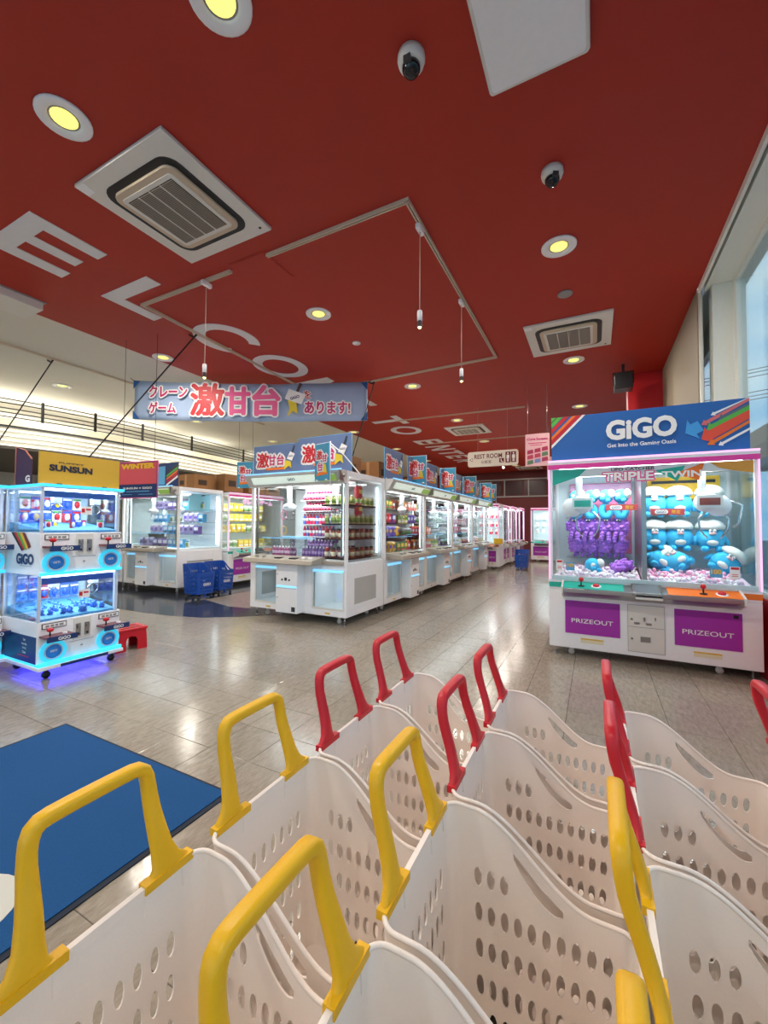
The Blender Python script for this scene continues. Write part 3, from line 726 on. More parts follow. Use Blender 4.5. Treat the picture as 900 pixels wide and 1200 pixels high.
def white_machine(label, group, loc, rz):
    t = thing('crane_machine', label, 'crane machine', loc, rz, group)
    h = CW / 2
    fr = MB()
    fr.box(-h, h, 0, CD, .12, .20).box(-h, h, .0, .05, .72, .80).box(-h, -h + .09, 0, .05, .2, .72).box(h - .035, h, 0, .05, .2, .72).box(-.22, .28, 0, .05, .2, .72)
    fr.box(-h, h, CD - .04, CD, .2, .80)
    for s in (-1, 1):
        x0, x1 = (-h, -h + .03) if s < 0 else (h - .03, h)
        fr.box(x0, x1, .05, .20, .2, .80); fr.box(x0, x1, CD - .22, CD - .04, .2, .80); fr.box(x0, x1, .2, CD - .22, .2, .26); fr.box(x0, x1, .2, CD - .22, .60, .80)
    part('cabinet', fr, white, t, bev=.004)
    part('cabinet_lining', MB().box(-h + .04, h - .04, .06, CD - .05, .2, .205).box(-h + .04, h - .04, .52, .53, .2, .72).box(-.235, -.225, .05, .52, .2, .72).box(.285, .295, .05, .52, .2, .72), inner, t)
    for x0, x1, n in ((-h + .09, -.22, 0), (.28, h - .035, 1)):
        w = part('prize_window', MB().box(x0, x1, .005, .012, .20, .72), clearp, t)
        part('window_trim', MB().box(x0, x0 + .018, -.004, .02, .2, .70).box(x1 - .018, x1, -.004, .02, .2, .70).box(x0, x1, -.004, .02, .2, .222), offwhite, w)
        part('light_strip', MB().box(x0 + .02, x1 - .02, -.012, .02, .685, .715), paleled, w)
        part('warning_sticker', B((x0 + x1) / 2 - .04, (x0 + x1) / 2 + .04, -.002, 0, .145, .165), warn, w)
    for s in (-1, 1):
        x0, x1 = (-h + .005, -h + .01) if s < 0 else (h - .01, h - .005)
        part('side_window', B(x0, x1, .2, CD - .22, .26, .60), mat('smoked_window', rgb(186, 184, 180), .1), t)
    cb = part('coin_box', MB().box(-.20, .16, -.16, 0, .135, .78), white, t, bev=.006)
    part('light_strip', B(-.185, .15, -.168, -.158, .47, .492), paleled, cb)
    part('door_line', MB().box(-.19, .15, -.1615, -.158, .455, .459), grey, cb)
    part('coin_slot', MB().cyl((-.09, -.166, .57), (-.09, -.158, .57), .014, 10).cyl((.03, -.166, .57), (.03, -.158, .57), .014, 10).box(-.05, -.01, -.163, -.158, .56, .60), darkg, cb)
    part('keyhole', MB().cyl((-.17, -.163, .64), (-.17, -.158, .64), .007, 8).cyl((-.17, -.163, .33), (-.17, -.158, .33), .007, 8), darkg, cb)
    part('label_plate', B(.07, .13, -.162, -.158, .16, .22), darkg, cb)
    dk = part('control_deck', MB().prismx([(-.26, .79), (-.24, .78), (.02, .78), (.05, .80), (.05, .87), (.0, .88), (-.24, .845)], -h + .1, .46).box(.46, h - .04, -.03, .05, .78, .83).box(-h + .04, -h + .1, -.03, .05, .78, .83), deckm, t, bev=.006)
    for x in (-.55, -.42, .25, .36): part('button', MB().cyl((x, -.15, .855), (x, -.15, .878), .028, 14), grey if x < 0 else white, dk)
    part('card_reader', MB().box(-.2, -.1, -.2, -.1, .85, .866).box(.05, .16, -.2, -.1, .85, .866), black, dk)
    for x in (-h, h - .04):
        for y in (0.0, CD - .04): part('corner_post', B(x, x + .04, y, y + .04, .8, 1.94), white, t, bev=.003)
    part('inner_post', MB().box(h - .105, h - .08, .02, .045, .88, 1.9).box(-h + .08, -h + .105, .02, .045, .88, 1.9), steel, t)
    part('front_glass', B(-h + .04, h - .04, .004, .010, .88, 1.90), glass, t)
    for s in (-1, 1):
        x0 = -h + .008 if s < 0 else h - .014
        part('side_glass', B(x0, x0 + .006, .04, CD - .04, .82, 1.90), glass, t)
    part('play_floor', MB().box(-h + .02, h - .02, .05, CD - .02, .80, .84), inner, t)
    part('chute', MB().box(-.62, -.615, .06, .45, .84, 1.12).box(-.15, -.145, .06, .45, .84, 1.12).box(-.62, -.15, .45, .455, .84, 1.12), clearp, t)
    part('chute_rim', MB().box(-.63, -.14, .445, .455, 1.118, 1.127).box(-.63, .30, .03, .038, 1.112, 1.120), paleled, t)
    part('back_panel', B(-h + .03, h - .03, CD - .05, CD - .03, .82, 1.92), inner, t)
    part('light_tube', MB().cyl((-h + .065, .07, .9), (-h + .065, .07, 1.86), .011, 8).cyl((h - .06, CD - .1, .9), (h - .06, CD - .1, 1.86), .011, 8).cyl((h - .065, .07, .9), (h - .065, .07, 1.86), .009, 8), whiteled, t)
    rf = part('roof', MB().box(-h, h, 0, CD, 1.93, 2.0), white, t, bev=.004)
    part('roof_lamp', B(-h + .15, h - .15, .08, .14, 1.915, 1.93), whiteled, rf)
    area(t, (.53, .25, .70), .35, .2, .6, (.93, .98, 1)); area(t, (-.46, .25, .70), .3, .2, .35, (.93, .98, 1))  # fill lamps added to whiten the lower prize compartments
    area(t, (0, .30, 1.90), 1.3, .3, 17, (.93, .98, 1))
    mq = part('marquee', MB().prismx([(-.14, 2.0), (-.15, 1.985), (-.055, 1.835), (0, 1.83), (0, 2.0)], -h + .001, h - .001), mat('marquee_grey', rgb(205, 202, 198), .4), t, bev=.004)
    sl = T(0, -.108, 1.91, rx=math.atan2(.095, .15))
    part('marquee_window', MB().box(-h + .12, h - .12, -.006, .004, -.05, .05, M=sl), mat('marquee_lit', rgb(222, 238, 226), .3, emit=.45), mq)
    text('GiGO', navy, mq, (-.0, -.116, 1.91), w=.13, bold=.04, rot=(pi / 2 + math.atan2(.095, .15), 0, 0))
    part('screen', MB().box(h - .42, h - .1, -.012, -.006, -.045, .045, M=sl), mat('marquee_picture', rgb(150, 190, 90), .3, emit=.3), mq)
    part('top_light', MB().box(-h, h, -.15, -.135, 2.0, 2.012), paleled, mq)
    part('bracket', MB().box(h - .03, h - .002, -.17, .0, 1.86, 1.99).cyl((h - .03, -.08, 1.93), (h, -.08, 1.93), .03, 12), steel, mq)
    part('gantry_rail', MB().box(-h + .05, h - .05, .30, .33, 1.86, 1.89).box(-h + .05, h - .05, .60, .63, 1.86, 1.89).box(-.5, -.47, .1, .9, 1.84, 1.86).box(.42, .45, .1, .9, 1.84, 1.86), steel, t)
    claw_unit(t, -.37, .30, 1.56, 1.86); claw_unit(t, .45, .30, 1.58, 1.86)
    for x in (-h + .2, h - .2):
        for y in (.15, CD - .15): link('caster', castm, t, (x, y, 0))
    for x in (-h + .08, h - .06):
        for y in (.06, CD - .08): link('levelling_foot', footm, t, (x, y, 0))
    return t
proto = white_machine('white crane machine facing the camera, nearest of the centre group', 'white crane machines', (-3.635, 4.45, 0), 0)
rowm = []
lab = ['first', 'second', 'third', 'fourth']
ROWX, ROWY0 = -2.81, 5.475
def clone(loc, rz, label):
    c = copy_tree(proto); c.location = loc; c.rotation_euler = (0, 0, rz); c['label'] = label; return c
for i in range(4):
    rowm.append(clone((ROWX, ROWY0 + .02 + CW / 2 + i * 1.645, 0), pi / 2, 'white crane machine facing the aisle, %s after the corner of the centre row' % lab[i]))
leftm = clone((-7.70, 5.05, 0), 0, 'white crane machine in the left background behind the small cyan machine')
leftb = clone((-9.40, 5.05, 0), 0, 'white crane machine hidden mostly behind the cyan machine, far left')
# second centre row, back to back: gives depth behind the glass

# ------------------------------------------------------------------ products as things of their own
def rot2(loc, rz, p):
    return (loc[0] + p[0] * cos(rz) - p[1] * sin(rz), loc[1] + p[0] * sin(rz) + p[1] * cos(rz), loc[2] + p[2])
PCACHE = {}
def product(kind, cols):
    key = (kind, cols)
    if key in PCACHE: return PCACHE[key]
    ms = [mat('product_' + '_'.join(str(int(v)) for v in c), rgb(*c), .35) for c in cols]
    while len(ms) < 3: ms.append(whitep)
    mb = MB()
    if kind == 'stick':
        mb.box(-.016, .016, -.05, .05, 0, .13, 0, M=T(rx=-.5, ry=.35)); mb.box(-.0165, .0165, -.0505, -.02, .04, .09, 1, M=T(rx=-.5, ry=.35)); mb.box(-.017, .017, -.051, .051, .0, .02, 2, M=T(rx=-.5, ry=.35))
    elif kind == 'bottle':
        mb.lathe([(.020, 0), (.024, .01), (.024, .045), (.020, .055), (.024, .065), (.024, .10), (.010, .135)], 9, 0); mb.lathe([(.0245, .05), (.0245, .09)], 9, 1); mb.lathe([(.011, .133), (.011, .155)], 8, 2)
    elif kind == 'jar':
        mb.lathe([(.026, 0), (.028, .008), (.028, .085), (.024, .095)], 10, 0); mb.lathe([(.0285, .02), (.0285, .07)], 10, 1); mb.lathe([(.026, .095), (.026, .118)], 10, 2)
    elif kind == 'bag':
        mb.add([(-.05, 0, 0), (.05, 0, 0), (.05, .0, .15), (-.05, 0, .15), (-.035, -.028, .03), (.035, -.028, .03), (.035, -.028, .12), (-.035, -.028, .12), (-.035, .028, .03), (.035, .028, .03), (.035, .028, .12), (-.035, .028, .12)],
               [(4, 5, 6, 7), (0, 1, 5, 4), (1, 2, 6, 5), (2, 3, 7, 6), (3, 0, 4, 7), (9, 8, 11, 10), (1, 0, 8, 9), (2, 1, 9, 10), (3, 2, 10, 11), (0, 3, 11, 8)], 0)
        mb.box(-.03, .03, -.031, -.027, .06, .10, 1); mb.box(-.05, .05, -.004, .004, .14, .155, 2)
    elif kind == 'box':
        mb.box(-.055, .055, -.035, .035, 0, .13, 0); mb.box(-.045, .045, -.0365, -.034, .065, .115, 1); mb.box(-.045, .045, -.0365, -.034, .02, .045, 2)
    elif kind == 'tub':
        mb.lathe([(.042, 0), (.052, .09), (.056, .095), (.056, .105), (.03, .12)], 12, 0); mb.lathe([(.0455, .02), (.0515, .075)], 12, 1)
    elif kind == 'plush_small':
        mb.ball((0, 0, .045), (.05, .042, .045), 9, 6, 0); mb.ball((0, -.02, .09), (.038, .034, .034), 9, 6, 1); mb.ball((-.03, 0, .12), .013, 6, 4, 0); mb.ball((.03, 0, .12), .013, 6, 4, 0)
        mb.ball((-.025, -.035, .015), .018, 6, 4, 2); mb.ball((.025, -.035, .015), .018, 6, 4, 2)
    elif kind == 'figure_pack':
        mb.box(-.04, .04, -.006, .006, 0, .12, 0); mb.ball((0, -.014, .055), (.026, .016, .038), 9, 6, 1); mb.box(-.038, .038, -.008, -.006, .095, .115, 2)
    PCACHE[key] = mb.mesh(kind, ms); return PCACHE[key]
def item(name, kind, cols, M, lp, label, cat, group, rz=0, sc=1, tilt=0):
    loc = rot2(M[0], M[1], lp)
    o = link(name, product(kind, cols), None, loc, (tilt, 0, M[1] + rz)); o.scale = (sc, sc, sc)
    return tag(o, label, cat, group)
def shelf(t, x0, x1, y0, y1, z, dark=False):
    return part('shelf', B(x0, x1, y0, y1, z - .012, z), black if dark else clearp, t)
PK, WH, RD, GN, YL, BL_, PU, DK, CY = (225, 50, 110), (245, 240, 245), (205, 30, 40), (70, 150, 50), (235, 200, 40), (40, 90, 200), (120, 80, 190), (40, 40, 60), (90, 190, 230)
N0 = ((-3.635, 4.45, 0), 0)
# nearest machine: candy stick rack
part('rack', MB().box(-.33, .27, .62, .64, .9, 1.86).box(-.33, .27, .50, .64, 1.66, 1.67).box(-.33, .27, .50, .64, 1.50, 1.51).box(-.33, .27, .50, .66, 1.30, 1.31).box(-.33, .27, .48, .66, 1.12, 1.13), white, proto)
for r, z in enumerate((1.67, 1.51)):
    for k in range(11):
        item('candy_pack', 'stick', (PK, WH, (180, 40, 80)), N0, (-.29 + k * .053, .56, z), 'pink candy pack on the %s rack row, nearest white machine' % ('top' if r == 0 else 'second'), 'candy', 'candy packs on the %s rack row' % ('top' if r == 0 else 'second'), sc=1.0)
for r, z in enumerate((1.31, 1.13)):
    for k in range(10):
        item('drink_bottle', 'bottle', ((215, 50, 100) if (k * 3 + r) % 4 else (90, 110, 190), WH, (230, 60, 90)), N0, (-.29 + k * .058, .56, z), '%s drink bottle on the %s bottle shelf, nearest white machine' % ('pink' if (k * 3 + r) % 4 else 'blue', 'upper' if r == 0 else 'lower'), 'bottle', '%s bottles on the %s bottle shelf' % ('pink' if (k * 3 + r) % 4 else 'blue', 'upper' if r == 0 else 'lower'))
for k in range(8):
    item('drink_bottle', 'bottle', ((150, 60, 110), (200, 170, 190), WH), N0, (-.56 + k * .055, .20, .84), 'purple drink bottle standing by the chute of the nearest white machine', 'bottle', 'bottles by the chute')
for r in range(3):
    for k in range(8):
        item('drink_bottle', 'bottle', ((95, 60, 120), (150, 120, 170), (200, 200, 210)), N0, (-.10 + k * .058, .30 + r * .12, .84 + r * .10), 'dark purple drink bottle on the stepped stand of the nearest white machine', 'bottle', 'bottles on the stepped stand')
part('bottle_stand', MB().box(-.14, .35, .36, .60, .84, .94).box(-.14, .35, .48, .60, .94, 1.04), clearp, proto)
part('shelf', MB().box(.34, .76, .12, .95, 1.555, 1.575).box(.34, .76, .12, .95, 1.30, 1.32).box(.34, .76, .12, .95, 1.10, 1.115).box(.34, .76, .12, .95, .845, .86), black, proto)
for r, z in enumerate((1.575, 1.32, 1.115, .86)):
    for a in range(4):
        for b in range(6):
            top_ = r < 2
            cols = ((222, 212, 140), (140, 165, 70), (240, 240, 225)) if top_ else ((190, 110, 50) if b % 2 else (150, 60, 40), (240, 225, 190), (60, 40, 30) if (a + b) % 3 else (210, 60, 50))
            if a not in (0, 3) and b > 0: continue
            item('food_jar', 'jar', cols, N0, (.39 + a * .105, .18 + b * .135, z), '%s on the %s black shelf, nearest white machine' % ('green labelled jar' if top_ else 'brown can',  ['top', 'second', 'third', 'bottom'][r]), 'jar', 'jars and cans on the %s black shelf' % ['top', 'second', 'third', 'bottom'][r], sc=1.15)
for k, (y, z) in enumerate(((.45, 1.66), (.45, 1.42))):
    item('red_prize_bag', 'bag', (RD, (250, 230, 120), WH), N0, (.72, y, z), 'red snack bag hanging behind the jars, %s one' % ('upper' if k == 0 else 'lower'), 'snack', None, rz=pi / 2, sc=1.3)
for k in range(2):
    tag(part('score_ring', MB().tube([(.06 * cos(2 * pi * i / 16), 0, .06 * sin(2 * pi * i / 16)) for i in range(16)], .005, 6, closed=True), pinkp if k else yellowp, None, (-4.15 + k * .0, 4.80, 1.22 + k * .22)), 'thin hoop hanging in the nearest white machine, %s one' % ('upper' if k else 'lower'), 'hoop')
# row machines
palettes = [
 [('bag', ((110, 90, 190), (240, 190, 60), WH)), ('bag', ((235, 180, 60), PU, WH)), ('box', ((60, 130, 60), (250, 210, 60), RD)), ('bag', (RD, WH, YL)), ('bag', (RD, (250, 200, 200), WH)), ('box', ((100, 80, 170), WH, RD))],
 [('bag', ((235, 130, 70), WH, YL)), ('box', ((230, 150, 120), WH, PK)), ('box', ((230, 210, 90), GN, WH)), ('bag', ((90, 80, 170), WH, YL)), ('tub', (WH, (90, 160, 90), WH)), ('bag', ((220, 60, 60), WH, YL))],
 [('tub', ((220, 225, 225), (100, 110, 120), WH)), ('box', ((190, 195, 200), DK, WH)), ('bag', ((205, 215, 220), (90, 120, 110), WH)), ('box', ((225, 225, 220), GN, DK)), ('jar', (WH, (120, 120, 125), DK)), ('box', ((200, 200, 205), (70, 70, 80), WH))],
 [('plush_small', ((230, 160, 180), WH, PK)), ('box', (WH, PK, RD)), ('plush_small', (WH, (235, 190, 200), PK)), ('box', ((230, 220, 225), RD, PK)), ('bag', ((220, 90, 120), WH, WH)), ('plush_small', ((210, 70, 70), WH, WH))]]
nm = {'bag': ('snack_bag', 'snack bag', 'snack'), 'box': ('prize_box', 'prize box', 'box'), 'tub': ('snack_tub', 'snack tub', 'tub'), 'jar': ('food_jar', 'jar', 'jar'), 'plush_small': ('small_plush', 'small plush toy', 'plush toy'), 'figure_pack': ('toy_pack', 'toy pack', 'toy')}
def cname(c):
    r, g, b = c
    if max(c) - min(c) < 25: return 'white' if r > 200 else ('grey' if r > 90 else 'dark')
    import colorsys; h, l, s_ = colorsys.rgb_to_hls(r / 255, g / 255, b / 255); h *= 360
    for a, n in ((18, 'red'), (42, 'orange'), (68, 'yellow'), (165, 'green'), (200, 'light blue'), (250, 'blue'), (295, 'purple'), (345, 'pink'), (361, 'red')):
        if h < a: return n
def stock(m, place, pal, cols=9, zs=(1.60, 1.34, 1.10, .84), where='', xr=(-.70, .70), dx=None, yb=.92):
    M = (tuple(m.location), m.rotation_euler.z)
    dx = dx or (xr[1] - xr[0]) / (cols - 1)
    for r, z in enumerate(zs):
        y = .62 if r < 2 else (.52 if r == 2 else .30)
        if z > .85:
            part('shelf', B(xr[0] - .06, xr[1] + .06, y - .07, yb, z - .012, z), clearp, m)
        for k in range(cols):
            kd, cc = pal[(r * 2 + (k // 3)) % len(pal)]
            n = nm[kd]
            item(n[0], kd, cc, M, (xr[0] + k * dx, y, z), '%s %s, %s, %s' % (cname(cc[0]), n[1], ['top shelf', 'second shelf', 'third shelf', 'play floor'][r], where), n[2], '%s %ss, %s, %s' % (cname(cc[0]), n[1], ['top shelf', 'second shelf', 'third shelf', 'play floor'][r], where), sc=1.25)
for i, m in enumerate(rowm): stock(m, None, palettes[i], 10 if i < 3 else 8, where='%s aisle side white machine' % lab[i])
stock(leftm, None, [('bag', ((165, 150, 195), (90, 70, 130), WH)), ('box', ((120, 90, 180), WH, DK)), ('box', ((90, 175, 225), WH, (30, 110, 180))), ('figure_pack', (WH, (130, 160, 90), (60, 150, 200))), ('bag', ((190, 175, 210), PU, WH)), ('box', ((70, 165, 220), (230, 240, 245), DK))], 10, where='left background white machine')
# large picture card in the left machine
o = tag(part('picture_card', MB().box(0, .006, 0, .5, 0, .34), mat('card_cyan', rgb(150, 215, 235), .4), None, (-7.02, 5.36, 1.56)), 'light blue picture card above the prizes in the left background machine', 'card')

# ------------------------------------------------------------------ pink machines
def pink_machine(label, loc, rz, W_=1.68, D_=.88, near=False, group='pink-topped crane machines'):
    t = thing('crane_machine', label, 'crane machine', loc, rz, group); h = W_ / 2
    bd = part('cabinet', MB().box(-h, h, 0, D_, .085, .66).box(-h, h, .0, D_, .66, .72), white, t, bev=.006)
    for s in (-1, 1):
        x0, x1 = (-h + .15, -h + .15 + .48) if s < 0 else (h - .14 - .48, h - .14)
        if W_ < 1.5: x0, x1 = (-h + .08, -.12) if s < 0 else (.12, h - .08)
        p = part('prize_door', B(x0, x1, -.008, 0, .235, .56), purplep, t, bev=.002)
        part('door_top', B(x0, x1, -.0095, -.007, .50, .555), mat('purple_dark', rgb(150, 40, 160), .35), p)
        text('PRIZE OUT' if not near else 'PRIZEOUT', whitep, p, ((x0 + x1) / 2, -.0105, .365), w=(x1 - x0) * .76, h=.042, bold=.005)
        part('warning_label', MB().box(x0 + .14, x1 - .14, -.003, 0, .150, .19), mat('label_cream', rgb(235, 225, 190), .5), t)
        part('warning_band', MB().box(x0 + .14, x1 - .14, -.004, 0, .183, .196), warn, t)
    if near: part('latch', B(h - .20, h - .165, -.012, -.008, .515, .545), black, t)
    cx = 0
    cp = part('coin_door', MB().box(cx - .145, cx + .145, -.005, 0, .13, .565), offwhite, t)
    gl = MB(); gl.box(cx - .145, cx + .145, -.0065, -.004, .358, .362); gl.box(cx - .147, cx - .144, -.0065, -.004, .13, .565); gl.box(cx + .144, cx + .147, -.0065, -.004, .13, .565); gl.box(cx - .147, cx + .147, -.0065, -.004, .127, .131); gl.box(cx - .147, cx + .147, -.0065, -.004, .563, .567)
    part('door_seam', gl, grey, cp)
    part('lock', MB().cyl((cx - .115, -.012, .43), (cx - .115, -.004, .43), .010, 10).cyl((cx - .115, -.012, .25), (cx - .115, -.004, .25), .010, 10), steel, cp)
    part('coin_slot', MB().box(cx - .095, cx - .05, -.009, -.004, .345 + .04, .365 + .04).box(cx + .0, cx + .045, -.009, -.004, .385, .405).box(cx - .02, cx - .005, -.016, -.004, .42, .455).box(cx + .07, cx + .08, -.012, -.004, .43, .46).box(cx - .045, cx + .035, -.009, -.004, .225, .275), steel, cp)
    # console
    ck = part('console', MB().prismx([(-.16, .66), (-.16, .70), (0, .745), (0, .60), (-.03, .60)], -h + .14, h - .16), steel, t, bev=.003)
    part('teal_top' , MB().add([(-h + .14, -.158, .7035), (-.18, -.158, .7035), (-.18, 0, .748), (-h + .14, 0, .748)], [(0, 1, 2, 3)]).box(-h, -h + .14, -.004, 0, .685, .735), tealp, t)
    part('orange_top', MB().add([(.16, -.158, .7035), (h - .16, -.158, .7035), (h - .16, 0, .748), (.16, 0, .748)], [(0, 1, 2, 3)]).box(h - .16, h, -.004, 0, .685, .735), orangep, t)
    part('console_end', MB().prismx([(-.17, .65), (-.17, .71), (0, .765), (0, .59)], -h + .125, -h + .14).prismx([(-.17, .65), (-.17, .71), (0, .765), (0, .59)], h - .16, h - .145), offwhite, t)
    sc_ = part('screen_housing', MB().box(-.09, .12, -.16, -.12, .64, .68), offwhite, t, bev=.004)
    part('screen', MB().prismx([(-.175, .685), (-.165, .68), (-.02, .745), (-.02, .765), (-.03, .768)], -.115, .115), black, t, bev=.004)
    part('display', MB().add([(-.09, -.155, .7005), (.09, -.155, .7005), (.09, -.05, .7635), (-.09, -.05, .7635)], [(0, 1, 2, 3)]), mat('display_glass', rgb(40, 60, 75), .45), t)
    for x in ((-.54, .42) if W_ > 1.5 else (-.30, .16)):
        j = part('joystick', MB().cyl((x, -.09, .715), (x, -.09, .765), .006, 8).lathe([(.03, 0), (.028, .008), (.01, .012)], 12, M=T(x, -.09, .718)), black, t); part('knob', MB().ball((x, -.09, .785), .022, 12, 8), redpl, j)
        b = part('button_rim', MB().lathe([(.045, 0), (.044, .012), (.03, .014)], 16, M=T(x + .13, -.08, .715, rx=.25)), white, t); part('button', MB().lathe([(.03, .01), (.028, .026), (.01, .030)], 16, M=T(x + .13, -.08, .717, rx=.25)), redpl, b)
    # glass case
    for x in (-h, h - .035):
        for y in (0, D_ - .035): part('corner_post', B(x, x + .035, y, y + .035, .76, 1.90), white, t, bev=.003)
    part('case_base', MB().box(-h, h, 0, D_, .735, .76), white, t)
    part('case_sill', MB().box(-h + .03, h - .03, -.012, .03, .76, .80), mat('sill_aqua', rgb(190, 215, 220), .3), t)
    for s in (-1, 1):
        x0 = -h if s < 0 else h - .010
        lb = B(x0, x0 + .010, -.014, -.002, .76, 1.97)
        part('light_strip', lb, pinkled if s > 0 or not near else pinkled, t)
    part('front_glass', B(-h + .035, h - .035, .006, .012, .78, 1.88), glass, t)
    part('side_glass', MB().box(-h + .01, -h + .016, .035, D_ - .035, .76, 1.88).box(h - .016, h - .01, .035, D_ - .035, .76, 1.88), glass, t)
    part('back_panel', B(-h + .03, h - .03, D_ - .03, D_ - .01, .76, 1.9), mat('back_pale', rgb(222, 236, 238), .35), t)
    part('roof', MB().box(-h, h, 0, D_, 1.90, 1.975), white, t, bev=.003)
    part('pink_band', MB().box(-h, h, -.022, 0, 1.885, 1.93), mat('hot_pink', rgb(235, 60, 160), .35), t)
    part('white_band', MB().box(-h, h, -.02, 0, 1.93, 1.957), white, t)
    part('top_light_strip', MB().box(-h, h, -.026, -.01, 1.960, 1.975), pinkled, t)
    part('play_floor', MB().box(-h + .035, h - .035, .03, D_ - .03, .76, .775), inner, t)
    part('case_lamp', MB().box(-h + .1, h - .1, .06, .10, 1.888, 1.90), whiteled, t)
    area(t, (0, .28, 1.88), W_ * .7, .25, 25 if near else 14, (.95, .98, 1))
    for x in (-h + .2, h - .28):
        for y in (.1, D_ - .12): link('caster', castm, t, (x, y, 0))
    for x in (-h + .06, h - .06): link('levelling_foot', footm, t, (x, .06, 0))
    return t
GM = pink_machine('large twin crane machine with pink band, blue sign and blue plush toys at the right', (.41, 4.567, 0), 0, near=True)
M0 = ((.41, 4.567, 0), 0); gh = .84
part('gantry_rail', MB().box(-.8, .8, .42, .45, 1.84, 1.87).box(-.02, .02, .04, .84, .76, 1.88), steel, GM)
part('divider', B(-.012, -.006, .05, .84, .78, 1.86), clearp, GM)
part('shelf', MB().box(.12, .76, .50, .80, 1.395, 1.405).box(.12, .76, .48, .80, 1.055, 1.065).box(-.70, -.10, .45, .80, 1.54, 1.55).box(-.70, -.10, .42, .80, 1.185, 1.195), clearp, GM)
# claw heads
for x, pl, out in ((-.53, 1, 'teal'), (.50, 1, 'orange')):
    u = part('claw_unit', MB().ball((x, .14, 1.53), (.10, .08, .095), 20, 12).ball((x + (.09 if x > 0 else -.09), .17, 1.50), (.10, .07, .10), 18, 10), white, GM)
    part('arm_post', MB().cyl((x - .03, .16, 1.58), (x - .03, .16, 1.86), .03, 14), white, u)
    part('head_screen', B(x - .09, x + .10, .045, .062, 1.48, 1.59), mat('claw_screen', rgb(235, 240, 240), .3), u)
    part('screen_print', B(x - .07, x + .08, .042, .046, 1.50, 1.565), tealp if out == 'teal' else mat('brown_red', rgb(150, 70, 60), .4), u)
    c = MB()
    for s in (-1, 1): c.tube([(x + s * .05 + .05, .16, 1.45), (x + s * .11 + .05, .16, 1.38), (x + s * .10 + .05, .16, 1.28), (x + s * .05 + .05, .16, 1.20)], [.012, .01, .009, .007], 8)
    if out == 'orange': c.tube([(x + .16, .18, 1.55), (x + .26, .18, 1.50), (x + .24, .18, 1.34), (x + .2, .18, 1.30)], .012, 8)
    part('claw', c, chrome, u)
# header logo and tints
hd = part('header_plate', MB().box(-.80, .80, .004, .006, 1.80, 1.88), mat('header_white', rgb(225, 235, 235), .3), GM)
part('header_swoosh', MB().prism([(-.80, 1.88), (-.48, 1.88), (-.56, 1.80), (-.68, 1.76), (-.80, 1.72)], -.002, .003), tealp, hd)
part('header_swoosh', MB().prism([(.80, 1.88), (.50, 1.88), (.56, 1.83), (.66, 1.80), (.80, 1.77)], -.002, .003), mat('amber', rgb(225, 160, 60), .4), hd)
text('UFO CATCHER', darkg, hd, (-.09, -.006, 1.855), w=.36, h=.028, bold=.02)
text('TRIPLE', whitep, hd, (-.13, -.010, 1.785), w=.42, h=.085, bold=.03, out=mat('triple_pink', rgb(240, 60, 150), .4), outb=.012)
part('logo_flag', MB().prism([(.09, 1.83), (.32, 1.86), (.26, 1.72)], -.006, -.002), tealp, hd); part('logo_flag', MB().prism([(.24, 1.79), (.46, 1.88), (.42, 1.72)], -.009, -.006), orangep, hd)
text('TWIN', whitep, hd, (.29, -.014, 1.785), w=.30, h=.06, bold=.03)
part('poster', MB().box(-.68, -.05, .79, .80, 1.0, 1.80), mat('pink_poster', rgb(235, 120, 165), .4), GM)
part('poster_band', MB().box(-.68, -.05, .785, .79, 1.72, 1.79), mat('pink_poster_light', rgb(245, 185, 215), .4), GM)
part('poster', MB().box(.10, .74, .79, .80, 1.60, 1.84), yellowp, GM)
part('poster_band', MB().box(.14, .70, .785, .79, 1.77, 1.80), black, GM)
for x in (-.17, .22):
    p = part('price_strip', B(x - .14, x + .14, .30, .305, 1.42, 1.48) if x > 0 else B(x - .14, x + .14, .30, .305, 1.47, 1.53), mat('price_red', rgb(190, 60, 60), .4), GM)
    zc = 1.45 if x > 0 else 1.50
    part('strip_logo', slab([(a, b) for a, b in rrect(-.055, .055, -.02, .02, .018)], 0, .002), whitep, p, loc=(x - .05, .299, zc), rot=(pi / 2, 0, 0)); text('GiGO', navy, p, (x - .05, .296, zc), w=.08, bold=.02); text('限定', yellowp, p, (x + .07, .298, zc), w=.07, bold=.02)
for x, w, m_ in ((-.74, .06, whitep), (-.64, .08, skyp), (.53, .09, skyp), (.66, .07, whitep)):
    c = part('price_card', B(x - w / 2, x + w / 2, .0, .004, .86 if m_ is skyp else .85, .94 if m_ is skyp else .96), m_, GM)
    if m_ is skyp: text('100', yellowp, c, (x, -.002, .91), w=w * .8, bold=.03)
    else: part('card_print', MB().box(x - w * .4, x + w * .4, -.002, 0, .935, .955).box(x - w * .3, x + w * .3, -.002, 0, .89, .895).box(x - w * .3, x + w * .3, -.002, 0, .875, .88), redp, c)
part('side_sticker', B(-.09, -.03, -.003, 0, .742, .757), yellowp, GM)
